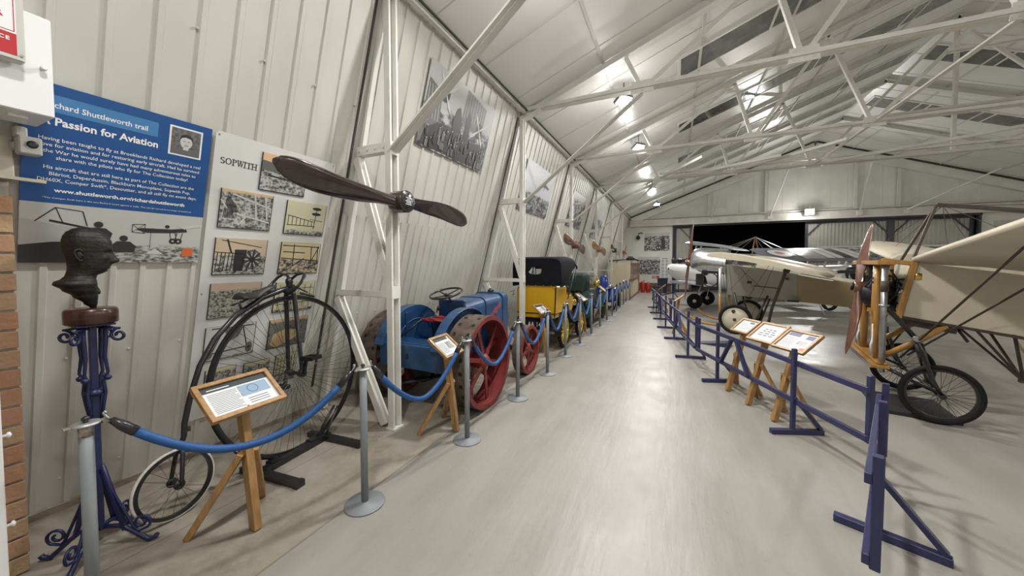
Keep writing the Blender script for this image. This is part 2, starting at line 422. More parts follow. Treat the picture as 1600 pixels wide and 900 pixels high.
# ------------------------------------------------------------------ white steel frames
ND=[(-2.5,4.33),(-.5,4.33),(1.47,4.33),(3.4,4.33)]
def mir(p): return (2*RIDGE[0]-p[0],p[1])
def steel_frame(y,label,truss=True,double=False):
    t=thing('steel_roof_frame',label,'roof frame',(0,y,0),0,'white steel frames along the hall')
    CX_=-2.52
    b=MB()
    for e in (-.045,.045): b.box((CX_,e,2.13),(.07,.022,4.26))
    b.box((CX_-.03,0,2.13),(.012,.07,4.26)); b.box((CX_,0,.008),(.11,.13,.016))
    for z in (1.36,2.76): b.box((CX_,0,z),(.075,.115,.12))
    b.build('column',M_white,t)
    b=MB(); b.angle((FOOTX+.1,0,.02),(EAVE[0]-.06,0,4.24),.07,.01,(0,1,0)); b.bar((FOOTX+.16,0,.02),(EAVE[0]-.02,0,4.24),.05,.03,(1,0,0)); b.cm=1; b.bar(W(-.10,.3,.018)-V((0,0,0)),W(-.10,SL-.1,.018),.022,.012,_NR); b.build('rear_chord',[M_white,M_gap],t)  # dark strip paints the shadowed gap in the sheets beside the chord
    xw=lambda z:FOOTX+.1+(EAVE[0]-.06-FOOTX-.1)*z/4.24
    for p,q,w in (((CX_,2.78),(xw(2.78),2.78),.09),((CX_,1.34),(xw(1.34),1.34),.06)):
        b=MB(); b.bar((p[0],-.03,p[1]),(q[0],-.03,q[1]),.012,w,(0,0,1)); b.bar((p[0],.0,p[1]-w/2),(q[0],.0,q[1]-w/2),.06,.01,(0,0,1))
        if w>.07:
            for f in (.15,.4,.65,.9): b.lathe([(.012,0),(.012,.012)],(p[0]+(q[0]-p[0])*f,-.037,p[1]),(0,-1,0),6,False)
        b.build('wall_strut',M_white,t)
    for p,q in (((xw(2.72),2.72),(CX_-.02,1.40)),((xw(1.28)+.02,1.28),(CX_-.12,.02))):
        b=MB()
        for e in (-.03,.03): b.bar((p[0],e,p[1]),(q[0],e,q[1]),.02,.075,(1,0,0))
        b.bar((p[0],0,p[1]),(q[0],0,q[1]),.05,.01,(1,0,0)); b.build('lattice_brace',M_white,t)
    # rafter under the lining
    for side in (0,1):
        sg=-1 if side else 1; ax=V((_RD.x*sg,0,_RD.z)); nn=V((_RD.z*sg,0,-_RD.x))
        b=MB(); b.obox(roof(RL/2,0,.07,side),[ax,V((0,1,0)),nn],[RL/2,.012,.06]); b.obox(roof(RL/2,0,.135,side),[ax,V((0,1,0)),nn],[RL/2,.075,.008]); b.build('rafter',M_white,t)
    if not truss: return t
    # tie, webs, gussets, knee brace
    b=MB(); b.angle((-2.5,-.034,4.33),(14.7,-.034,4.33),.065,.012,(0,0,1)); b.angle((-2.5,.034,4.33),(14.7,.034,4.33),.065,.012,(0,0,1),1)
    if double:
        b.bar((-.5,-.05,4.52),(12.7,-.05,4.52),.09,.05)
    b.build('tie_beam',M_white,t)
    RN=[(-.75,rz_(-.75)-.14),(1.12,rz_(1.12)-.14),(2.7,rz_(2.7)-.14),(RIDGE[0],RIDGE[1]-.16)]
    webs=[(ND[1],RN[0]),(ND[1],RN[1]),(ND[2],RN[1]),(ND[2],RN[2]),(ND[3],RN[2]),(ND[3],RN[3])]
    for sd in (0,1):
        q=mir if sd else (lambda p:p)
        for a,c in webs:
            a,c=q(a),q(c); b=MB(); b.angle((a[0],0,a[1]),(c[0],0,c[1]),.062,.01,(0,1,0)); b.build('web_member',M_white,t)
        for k,a in enumerate(ND[1:]):
            x,z=q(a); b=MB(); b.prism([(x-.17,z-.07),(x+.17,z-.07),(x+.15,z+.12),(x-.15,z+.12)],(0,-.045,0),(1,0,0),(0,0,1),.012)
            for dx in (-.1,0,.1):
                for dz in (-.03,.07): b.lathe([(.013,0),(.013,.012)],(x+dx,-.057,z+dz),(0,-1,0),6,False)
            b.build('gusset_plate',M_white,t)
        x0,z0=q((CX_,2.72)); x1,z1=q(ND[1])
        b=MB()
        for e in (-.03,.03): b.bar((x0,e,z0),(x1,e,z1-.05),.018,.07,(0,1,0))
        b.bar((x0,0,z0),(x1,0,z1-.05),.04,.05,(0,1,0)); b.build('knee_brace',M_white,t)
    b=MB(); b.angle((RIDGE[0],0,4.33),(RIDGE[0],0,RIDGE[1]-.15),.07,.01,(0,1,0)); b.build('king_hanger',M_white,t)
    b=MB(); b.angle((4.35,-.02,5.4),(7.85,-.02,5.4),.07,.01); b.build('collar_tie',M_white,t)
    return t
LB=['nearest white steel frame, its column carrying the large dark propeller','second white steel frame with its column between tractor and yellow car',
 'third white steel frame behind the yellow car, carrying a reddish propeller','heaviest double-barred white steel frame in front of the open gable roof',
 'white steel wall frame behind the blue engine casing, without roof lattice','last white steel wall frame near the cream cabinet, without roof lattice']
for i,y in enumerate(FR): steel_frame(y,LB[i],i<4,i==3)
# runners between the trusses
def runner(p,q,label,w=.06):
    b=MB(); b.angle(p,q,w,.009,(0,0,1)); o=b.build('roof_runner',M_white,None,origin=V(p)); return tag(o,label,'roof brace','white runners between the roof frames')
for x,nm in ((3.4,'left of the ridge'),(8.8,'right of the ridge')):
    runner((x,FR[0],4.33),(x,FR[3],4.33),'long white runner tying the roof frames together '+nm,.07)
BR=[((-.5,FR[3],4.36),(.6,FR[2]+1.2,4.36)),((.0,FR[3],4.36),(2.4,FR[2]+1.9,4.36)),((1.5,FR[3],4.36),(3.4,FR[2]+1.1,4.36)),((3.6,FR[3],4.36),(7.3,FR[2]+1.0,4.36))]
for (p,q),nm in zip(BR,('first bright diagonal brace from the left at the heavy roof frame','second diagonal brace from the left at the heavy roof frame','third diagonal brace from the left at the heavy roof frame','longest diagonal brace running right along the heavy roof frame')):
    runner(p,q,'white '+nm,.06)
# slim struts standing on the beam over the doorway
for k,(x,dx,dy,z1) in enumerate(((1.72,.25,-2.2,5.3),(4.35,.35,-2.2,6.2),(7.8,-.3,-2.2,6.2),(9.4,1.6,-2.4,5.2))):
    b=MB(); b.bar((x,YB-.3,4.05),(x+dx,YB+dy,z1),.05,.05); b.box((x,YB-.29,4.0),(.2,.06,.22))
    tag(b.build('gable_strut',M_white,None,origin=V((x,YB-.3,4.05))),'slim white strut above the doorway, number %s from the left'%['one','two','three','four'][k],'roof strut','slim struts over the doorway')
for k,x in enumerate((1.62,4.2,7.7,9.2)):
    zt=min(rz_(x),rz_(2*RIDGE[0]-x))-.45
    b=MB(); b.box((x,YB-.07,(4.2+zt)/2),(.12,.08,zt-4.2)); tag(b.build('gable_post',M_white,None,origin=V((x,YB-.07,4.2))),'upright white post on the gable sheeting, number %s from the left'%['one','two','three','four'][k],'gable post','posts on the gable sheeting')

# ------------------------------------------------------------------ foreground brick pier on the left
b=MB()
M_brick=mat('red_brick',(.47,.25,.14),.85,0,col2=(.40,.29,.18),vscale=5,bump=.5,bscale=50)
M_mortar=mat('mortar',(.42,.39,.34),.9,0,.15,20)
PX,PY=-3.12,.555
b=MB(); b.cm=1; b.box((PX-.405,PY-.655,1.035),(.80,1.29,2.07)); b.cm=0
rr=random.Random(3)
z=.006; c=0
while z<2.0:
    y=PY-.004-(0 if c%2==0 else .11)
    if c%2: b.box((PX-.05,PY-.056,z+.044),(.115,.104,.088))
    while y>PY-1.3:
        j=rr.uniform(-.002,.003); b.box((PX-.05+j,y-.108,z+.044),(.115,.212+j,.088)); y-=.225
    # header bricks on the end face
    x=PX-.11-(0 if c%2 else .1)
    while x>PX-.7:
        b.box((x-.105,PY-.05,z+.044),(.205,.108,.088)); x-=.22
    z+=.1; c+=1
nt=M_brick.node_tree; g_=nt.nodes.new('ShaderNodeNewGeometry'); r_=nt.nodes.new('ShaderNodeValToRGB'); e=r_.color_ramp.elements
e[0].color=(.36,.17,.10,1); e[1].color=(.46,.31,.18,1); k_=e.new(.35); k_.color=(.42,.22,.13,1); k_=e.new(.7); k_.color=(.36,.25,.15,1)
bs=nt.nodes['Principled BSDF']; old=bs.inputs['Base Color'].links[0].from_socket; x_=nt.nodes.new('ShaderNodeMix'); x_.data_type='RGBA'; x_.inputs['Factor'].default_value=.35
nt.links.new(g_.outputs['Random Per Island'],r_.inputs['Fac']); nt.links.new(r_.outputs['Color'],x_.inputs[6]); nt.links.new(old,x_.inputs[7]); nt.links.new(x_.outputs[2],bs.inputs['Base Color'])
tag(b.build('wall_pier',[M_brick,M_mortar],bevel=.003),kind='structure')
M_cream=mat('cream_painted_steel',(.62,.58,.47),.5,0,.1,6)
t=thing('pier_cap','cream painted steel cap on top of the brick pier','pier cap',(PX-.3,PY-.4,2.075))
b=MB(); b.box((0,-.015,.155),(.64,.84,.29)); b.build('cap_block',M_cream,t,bevel=.006)
b=MB(); b.box((.02,-.02,.008),(.68,.83,.016)); b.box((.35,.03,.008),(.03,.93,.016)); b.build('bottom_flange',M_cream,t)
b=MB()
for y in (.1,.3): b.lathe([(.012,0),(.012,.008),(.006,.012)],(.32,y,.16),(1,0,0),8,False)
b.build('bolt_heads',M_steel,t)
M_wbox=mat('white_enclosure',(.78,.78,.78),.35,0,.02,3)
t=thing('electrical_enclosure','large white electrical enclosure above the brick pier','electrical box',(-2.714,.612,2.345)); t.scale=(.92,.92,.92)
b=MB(); b.box((-.14,-.3,.25),(.28,.6,.5)); b.build('housing',M_wbox,t,bevel=.006)
b=MB(); b.lathe([(.008,0),(.008,.014),(.012,.016),(.012,.03),(.006,.034)],(0,-.035,.235),(1,0,0),10); b.build('cover_screw',M_wbox,t)
b=MB(); b.box((-.12,-.1,-.008),(.09,.06,.016)); b.build('cable_gland',M_wbox,t); b=MB(); b.box((-.30,-.3,.2),(.1,.1,.1)); b.build('wall_bracket',M_wbox,t,bevel=.004)
M_gbox=mat('light_grey_plastic',(.52,.51,.48),.5,0,.03,8)
t=thing('warning_sign_box','grey plastic switch box with red lettered sign on white enclosure','switch box',(-2.694,.523,2.552)); t.scale=(.92,.92,.92)
b=MB(); b.box((0.02,-.12,.19),(.055,.24,.4)); b.build('box_body',M_gbox,t,bevel=.008)
b=MB()
for z in (.02,.36): b.lathe([(.006,0),(.006,.004)],(.048,-.012,z),(1,0,0),8)
b.build('corner_screw',M_steel,t)
b=MB(); M_red=mat('sign_red',(.45,.015,.02),.45)
X3,Y3=(0,1,0),(0,0,1)
b.cm=0; b.obox((.0485,-.125,.205),[V((1,0,0)),V((0,1,0)),V((0,0,1))],[.001,.1,.09])
b.cm=1; b.obox((.0485,-.125,.065),[V((1,0,0)),V((0,1,0)),V((0,0,1))],[.001,.1,.05])
for (y,z,h,w) in ((-.125,.285,.0015,.095),(-.125,.125,.0015,.095)): b.obox((.05,y,z),[V((1,0,0)),V((0,1,0)),V((0,0,1))],[.0006,w,h])
b.obox((.05,-.031,.205),[V((1,0,0)),V((0,1,0)),V((0,0,1))],[.0006,.0015,.08])
text_into(b,'S',.032,(.05,-.072,.245),X3,Y3,.0012,'RIGHT'); text_into(b,'ER',.040,(.05,-.062,.182),X3,Y3,.0016,'RIGHT')
b.cm=0; text_into(b,'CE',.024,(.05,-.045,.078),X3,Y3,.0008,'RIGHT',1.2)
b.build('sign_plate',[M_wbox,M_red],t)
t=thing('wall_sensor','small grey sensor with a round dark lens under white enclosure','sensor',(-3.025,.567,2.205))
b=MB(); b.box((0,.025,.045),(.07,.075,.09)); b.box((.0,.0,.11),(.05,.04,.05)); b.box((-.05,-.005,.045),(.05,.03,.04)); b.build('sensor_body',M_gbox,t,bevel=.006)
b=MB(); b.lathe([(.019,0),(.019,.006),(.012,.01)],(.035,.03,.05),(1,0,0),14); b.build('lens',M_black,t)
t=thing('white_door_leaf','white door edge with small coat hooks in front of brick pier','door leaf',(-2.43,.38,0))
b=MB(); b.box((-.03,-.45,1.05),(.05,.9,2.1)); b.build('door_panel',M_wbox,t,bevel=.004)
for z in (.58,.95):
    b=MB(); b.lathe([(.006,0),(.006,.012),(.012,.014),(.012,.02),(.004,.024)],(-.02,0,z),(0,1,0),10); b.build('hook',M_wbox,t)
# ------------------------------------------------------------------ wall boards
M_signblue=mat('sign_blue',(.012,.075,.25),.4); M_signlight=mat('sign_pale_blue',(.06,.20,.42),.4); M_signwhite=mat('sign_white',(.80,.81,.82),.45)
M_g1=mat('print_dark_grey',(.03,.03,.032),.4); M_g2=mat('print_mid_grey',(.13,.13,.13),.4); M_g3=mat('print_light_grey',(.40,.40,.385),.4); M_g4=mat('print_pale_grey',(.56,.555,.535),.4)
M_orange=mat('print_orange',(.62,.14,.04),.5)
EX,EY=(1,0,0),(0,1,0)
def rect(b,x0,y0,x1,y1,z,th=.0008): b.prism([(x0,y0),(x1,y0),(x1,y1),(x0,y1)],(0,0,z),EX,EY,th); return b
def poly(b,pts,z,th=.0006): b.prism(pts,(0,0,z),EX,EY,th); return b
def lin(b,p,q,w,z):
    p,q=V((p[0],p[1])),V((q[0],q[1])); d=(q-p).normalized()*1; n=V((-d.y,d.x))*w/2
    poly(b,[tuple(p+n),tuple(p-n),tuple(q-n),tuple(q+n)],z)
def disc(b,c,r,z,n=16,ry=None,r0=0):
    if r0: b.band((c[0],c[1],z),(0,0,1),r0,r,.0004,n); return
    poly(b,[(c[0]+r*math.cos(2*PI*k/n),c[1]+(ry or r)*math.sin(2*PI*k/n)) for k in range(n)],z)
# blue board. local x = along the wall, y = up the wall
Y0=.578; BW=.792; S0=1.722; BH=.976; D0=.034
t=thing('information_board','blue information board with white text above a black and white photograph strip','information board',mtx=wall_mtx(Y0,S0,D0))
b=MB(); rect(b,0,.342,BW,BH,-.006,.008); b.build('blue_panel',M_signblue,t)
b=MB(); rect(b,0,0,BW,.342,-.006,.0075); b.build('photograph_strip',photo_mat('print_flying_field',.68,(.03,.03,.03),(.50,.50,.48),2.2,16,.16),t)
b=MB(); rect(b,.06,.832,.512,.921,.0022); b.build('title_band',M_signlight,t)
b=MB(); Z=.0032; cx=.396
def tl(s,y,x0,x1,size,bold=.0): text_into(b,s,size,(x0,y,Z),EX,EY,bold,'LEFT',1,(x1-x0),.0006)
text_into(b,'Richard Shuttleworth trail',.041,(.465,.856,Z),EX,EY,.0006,'RIGHT',1,.393,.0006); b.build('title_lettering',M_signwhite,t); b=MB()
text_into(b,'A Passion for Aviation',.057,(.518,.766,Z),EX,EY,.0016,'RIGHT',1,.465,.0006); b.build('heading_lettering',M_signwhite,t); b=MB()
for s,y,x0,x1 in (('Having been taught to fly at Brooklands Richard developed a real',.682,.05,.743),('love for aviation and for restoring early aircraft. Had he survived',.650,.055,.739),
 ('the War he would surely have had many adventurous tales to',.617,.068,.724),('share with the pilots who fly for The Collection today!',.584,.112,.68),
 ('His aircraft that are still here as part of The Collection are the',.530,.07,.72),('Bl\u00e9riot, Deperdussin, Blackburn Monoplane, Sopwith Pup,',.496,.09,.702),('DH60X, Comper Swift*, Desoutter, and all still fly on event days.',.462,.051,.74)): tl(s,y,x0,x1,.0275,.0001); b=(b.build('first_paragraph_lettering',M_signwhite,t),MB())[1] if s.startswith('share') else b
b.build('second_paragraph_lettering',M_signwhite,t); b=MB(); tl('www.shuttleworth.org/richardshuttleworth',.406,.112,.68,.030,.0009)
b.build('web_address_lettering',M_signwhite,t); b=MB(); tl('*The Comper Swift here is the one Richard raced against in India. This can be moved to no longer in existence',.368,.072,.719,.0125)
b.build('footnote_lettering',M_signwhite,t)
# inset portrait with a white border: plain generic head and shoulders
b=MB(); b.cm=0; rect(b,.567,.746,.741,.934,.0022); b.cm=1; rect(b,.577,.756,.731,.924,.0032)
b.cm=2; poly(b,[(.578,.757),(.73,.757),(.725,.785),(.69,.803),(.667,.80),(.655,.79),(.64,.80),(.615,.803),(.585,.785)],.004)
b.cm=3; disc(b,(.655,.842),.032,.0046,18,.042); poly(b,[(.64,.79),(.67,.79),(.668,.815),(.642,.815)],.0043)
b.cm=4; poly(b,[(.622,.85),(.625,.878),(.645,.893),(.672,.89),(.688,.873),(.688,.85),(.678,.868),(.65,.874),(.63,.866)],.0052)
for x in (.643,.667): rect(b,x-.005,.845,x+.005,.849,.0052)
rect(b,.645,.818,.667,.8215,.0052); rect(b,.652,.829,.659,.831,.0052)
b.build('portrait_photograph',[M_signwhite,mat('print_brickwork_grey',(.13,.13,.13),.4,0,.4,60),M_g2,M_g4,M_g1],t)
# photograph strip: monoplane wing and onlookers at the left, monoplane flying at the right, crowd below
b=MB(); b.cm=1; poly(b,[(0,0),(0,.11),(.2,.13),(.27,.09),(.27,0)],.0016); b.cm=0
poly(b,[(0,.10),(.0,.25),(.06,.235),(.26,.20),(.20,.14)],.002); 
b.cm=1; lin(b,(.05,.235),(.12,.32),.005,.0026); lin(b,(.12,.32),(.22,.31),.004,.0026); lin(b,(.22,.31),(.24,.225),.005,.0026); lin(b,(.12,.32),(.15,.23),.004,.0026)
lin(b,(.1,.245),(.3,.20),.011,.0026)
for x,y,r in ((.285,.238,.024),(.395,.16,.024)):
    disc(b,(x,y),r*.8,.003); poly(b,[(x-.055,y-.05),(x-.03,y-.02),(x+.03,y-.02),(x+.06,y-.05),(x+.05,y-.09),(x-.05,y-.09)],.003)
poly(b,[(.45,.222),(.47,.235),(.62,.238),(.70,.25),(.71,.225),(.62,.212),(.5,.205)],.0026)
lin(b,(.43,.255),(.49,.262),.003,.0026);lin(b,(.43,.255),(.43,.205),.003,.0026);lin(b,(.43,.205),(.49,.2),.003,.0026);lin(b,(.49,.262),(.49,.2),.003,.0026);lin(b,(.43,.255),(.49,.2),.0025,.0026);lin(b,(.43,.205),(.49,.262),.0025,.0026)
disc(b,(.60,.255),.012,.0026)
for x in (.635,.665): disc(b,(x,.155),.02,.0026,16,None,.007); lin(b,(x-.01,.16),(x-.02,.215),.004,.0026); lin(b,(x+.01,.16),(x+.02,.215),.004,.0026)
lin(b,(.52,.21),(.52,.10),.002,.0026)
b.cm=2; poly(b,[(.66,.262),(.79,.285),(.795,.272),(.69,.244)],.003); poly(b,[(.5,.06),(.545,.10),(.59,.06)],.0028)
b.cm=3; poly(b,[(.69,.045),(.75,.05),(.752,.105),(.694,.112)],.0034)
b.build('photograph_figures',[M_g3,M_g1,M_g4,M_orange],t)

def roman(b,x,y,z,h=.044):
    T,N=.0066,.0030
    def st(x0,y0,x1,y1,w): lin(b,(x0,y0),(x1,y1),w,z)
    def sf(xc,yc,w=.020): rect(b,xc-w/2,yc-.0016,xc+w/2,yc+.0016,z+.0003)
    def arc(cx,cy,rx,ry,a0,a1,w0,w1,n=18):
        P=[]
        for i in range(n+1):
            a=R(a0+(a1-a0)*i/n); w=w0+(w1-w0)*abs(math.cos(a)); P.append((cx,cy,rx,ry,a,w))
        for p,q in zip(P,P[1:]):
            o=[]
            for (c1,c2,r1,r2,a,w),s in ((p,1),(q,1),(q,-1),(p,-1)): o.append((c1+(r1+s*w/2)*math.cos(a),c2+(r2+s*w/2)*math.sin(a)))
            poly(b,o,z)
    arc(x+.013,y+h*.75,.0105,h*.21,30,270,N,T); arc(x+.013,y+h*.26,.0115,h*.24,90,-150,N,T); x+=.033
    arc(x+.018,y+h/2,.0165,h*.48,0,360,N,T,30); x+=.045
    st(x+.004,y,x+.004,y+h,T); sf(x+.004,y); arc(x+.008,y+h*.74,.014,h*.24,-90,90,N,T); sf(x,y+h,.012); x+=.031
    for dx in (0,.018): st(x+.002+dx,y+h,x+.012+dx,y,T*.9); st(x+.012+dx,y,x+.021+dx,y+h,N); sf(x+.002+dx,y+h,.014)
    sf(x+.039,y+h,.014); x+=.052
    st(x,y,x,y+h,T); sf(x,y); sf(x,y+h); x+=.015
    st(x+.013,y,x+.013,y+h,T); sf(x+.013,y); rect(b,x-.002,y+h-.004,x+.028,y+h,z); st(x-.001,y+h,x-.001,y+h*.78,N); st(x+.027,y+h,x+.027,y+h*.78,N); x+=.038
    for dx in (0,.026): st(x+dx,y,x+dx,y+h,T); sf(x+dx,y); sf(x+dx,y+h)
    rect(b,x,y+h*.5-.002,x+.026,y+h*.5+.002,z)
# SOPWITH panel with thirteen prints
t=thing('display_board','tall white display panel headed SOPWITH covered in small aircraft prints','display panel',mtx=wall_mtx(1.395,.37,.030))
b=MB(); n=6; pw,ph,rd=.967,2.335,.03; pl=[]
for cxx,cyy,a0 in ((pw-rd,rd,-90),(pw-rd,ph-rd,0),(rd,ph-rd,90),(rd,rd,180)):
    for k in range(n+1): a=R(a0+90*k/n); pl.append((cxx+rd*math.cos(a),cyy+rd*math.sin(a)))
b.prism(pl,(0,0,-.006),EX,EY,.008); b.build('panel_board',mat('white_laminate',(.66,.66,.645),.3),t)
b=MB(); roman(b,.043,2.113,.0032)
b.build('heading',M_blackink,t)
b=MB()
for x,y in ((.02,2.31),(.945,2.31),(.02,1.1),(.945,1.1)): b.lathe([(.006,0),(.006,.003)],(x,y,.002),(0,0,1),8)
b.build('fixing_screws',M_steel,t)
TAN=(.62,.45,.25); PALE=(.60,.58,.40); PINK=(.58,.44,.34)
SP=dict(name='print')
def pr(k,y,s,w=.366,h=.295,sky=.4,skyc=TAN,dark=(.04,.04,.04),light=(.5,.5,.47),sc=9,draw=None):
    x0=y-1.395; y0=s-.37
    o=MB(); rect(o,x0,y0,x0+w,y0+h,.0022,.011)
    p=o.build('photo_print',photo_mat('print_%d'%k,sky,dark,light,k*3.7,sc,.14,skycol=skyc),t)
    q=MB(); rect(q,x0-.004,y0-.007,x0+w+.006,y0+h,.0022,.0085); q.build('print_drop_shadow',M_g1,p)  # dark sheet edging each print paints its drop shadow on the panel
    if draw:
        q=MB(); draw(q,x0,y0,w,h); q.build('print_drawing',[M_g1,M_g4,mat('print_tan',(.62,.45,.25),.5),M_g2],p)
ZP=.0135
def biplane(q,x,y,w,h):
    q.cm=3; poly(q,[(x,y+h*.55),(x+w,y+h*.45),(x+w,y+h*.7),(x,y+h*.8)],ZP); q.cm=0; lin(q,(x+.05,y+h*.42),(x+w-.05,y+h*.36),.012,ZP+.001); q.cm=1; lin(q,(x+.03,y+h*.5),(x+w*.8,y+h*.45),.005,ZP+.001)
def frames(q,x,y,w,h):
    q.cm=1
    for a,bb in (((.62,.98),(.70,.3)),((.84,.93),(.93,.28)),((.25,.4),(.36,.08)),((.5,.35),(.36,.08)),((.0,.72),(.12,.5)),((.25,.4),(.98,.22)),((.2,.9),(.98,.62))): lin(q,(x+w*a[0],y+h*a[1]),(x+w*bb[0],y+h*bb[1]),.012,ZP)
    q.cm=0
    for k in range(9): lin(q,(x+w*(.12+.02*k),y+h*(.85-.03*k)),(x+w*(.06+.03*k),y+h*.25),.006,ZP)
def skel(q,x,y,w,h):
    q.cm=0
    for k in range(7): lin(q,(x+w*(.06+.1*k),y+h*(.55-.02*k)),(x+w*(.06+.1*k),y+h*.28),.005,ZP)
    lin(q,(x+w*.04,y+h*.56),(x+w*.72,y+h*.42),.006,ZP); lin(q,(x+w*.04,y+h*.27),(x+w*.75,y+h*.28),.006,ZP); lin(q,(x+w*.75,y+h*.8),(x+w*.72,y+h*.2),.006,ZP); lin(q,(x+w*.6,y+h*.5),(x+w*.95,y+h*.46),.005,ZP)
    for yy in (.85,.68): disc(q,(x+w*.75,y+h*yy),.045,ZP,20,.014,0); 
def engine(q,x,y,w,h):
    q.cm=3; disc(q,(x+w*.72,y+h*.42),.07,ZP,20,.085); q.cm=0; disc(q,(x+w*.72,y+h*.42),.022,ZP+.0012,14)
    for k in range(9): lin(q,(x+w*.72,y+h*.42),(x+w*.72+.075*math.cos(k*.7),y+h*.42+.09*math.sin(k*.7)),.010,ZP+.001)
    q.cm=1
    for k in range(9): lin(q,(x+w*.72+.03*math.cos(k*.7+.3),y+h*.42+.03*math.sin(k*.7+.3)),(x+w*.72+.06*math.cos(k*.7+.3),y+h*.42+.07*math.sin(k*.7+.3)),.006,ZP+.001)
    q.cm=0; poly(q,[(x+w*.36,y+h*.1),(x+w*.36,y+h*.7),(x+w*.6,y+h*.7),(x+w*.55,y+h*.08)],ZP)
    for k in range(5): lin(q,(x+w*(.03+.07*k),y+h*.08),(x+w*(.05+.07*k),y+h*.62),.006,ZP)
    lin(q,(x,y+h*.62),(x+w*.5,y+h*.58),.006,ZP); lin(q,(x+w*.2,y+h*.98),(x+w*.3,y+h*.6),.012,ZP); lin(q,(x+w*.1,y+h*.95),(x+w*.9,y+h*.78),.006,ZP)
def struts(q,x,y,w,h):
    q.cm=0
    for a,bb in (((.3,.95),(.32,.25)),((.02,.5),(.95,.42)),((.05,.7),(.6,.68)),((.6,.5),(.2,.12)),((.2,.12),(.02,.04)),((.75,.9),(.8,.3)),((.93,.9),(.97,.3)),((.75,.3),(.97,.9)),((.02,.9),(.97,.88))): lin(q,(x+w*a[0],y+h*a[1]),(x+w*bb[0],y+h*bb[1]),.008,ZP)
def axle(q,x,y,w,h):
    q.cm=0
    for a,bb in (((.1,.2),(.9,.25)),((.15,.25),(.35,.95)),((.85,.3),(.72,.95)),((.1,.95),(.95,.93))): lin(q,(x+w*a[0],y+h*a[1]),(x+w*bb[0],y+h*bb[1]),.009,ZP)
    q.cm=3; poly(q,[(x+w*.33,y+h*.95),(x+w*.74,y+h*.95),(x+w*.64,y+h*.62),(x+w*.46,y+h*.5)],ZP+.001)
    for xx in (.09,.9): disc(q,(x+w*xx,y+h*.22),.028,ZP+.001,16,.05); 
    q.cm=0
    for xx in (.09,.9): disc(q,(x+w*xx,y+h*.22),.012,ZP+.002,12)
def cowl(q,x,y,w,h):
    q.cm=2; poly(q,[(x+w*.05,y+h*.15),(x+w*.12,y+h*.5),(x+w*.4,y+h*.62),(x+w*.75,y+h*.55),(x+w*.9,y+h*.4),(x+w*.6,y+h*.2),(x+w*.2,y+h*.02)],ZP); q.cm=0; lin(q,(x+w*.3,y+h*.6),(x+w*.42,y+h*.12),.004,ZP+.001)
def grid_(q,x,y,w,h):
    q.cm=0
    for k in range(6): lin(q,(x+w*(.08+.16*k),y+h*.1),(x+w*(.1+.16*k),y+h*.9),.005,ZP)
    for k in range(3): lin(q,(x+w*.03,y+h*(.25+.25*k)),(x+w*.97,y+h*(.28+.25*k)),.005,ZP)
pr(1,1.715,2.345,.37,.295,.25,(.68,.46,.28),draw=biplane); pr(2,1.465,2.008,sky=.08,draw=frames); pr(3,1.959,1.998,.37,.295,.9,PALE,light=(.55,.55,.5),draw=skel)
pr(4,1.465,1.628,.368,.293,.5,(.58,.46,.33),draw=engine); pr(5,1.96,1.622,.37,.293,.55,(.60,.50,.30),light=(.62,.45,.25),draw=struts)
pr(6,1.467,1.262,.364,.287,.22,PINK,light=(.5,.48,.4),sc=11); pr(7,1.963,1.25,.37,.285,.95,PALE,draw=grid_)
pr(8,1.469,.89,.362,.29,.98,(.55,.55,.54),draw=axle); pr(9,1.956,.883,.36,.285,.1,TAN,dark=(.02,.02,.02),light=(.2,.2,.18),sc=14,draw=cowl)
pr(10,1.50,.50,.215,.3,.1,PALE,light=(.5,.47,.38),sc=8); pr(11,1.785,.50,.21,.285,.12,PALE,light=(.55,.5,.38),sc=8); pr(12,2.06,.50,.205,.295,.7,PALE,light=(.5,.46,.33),sc=7,draw=grid_)

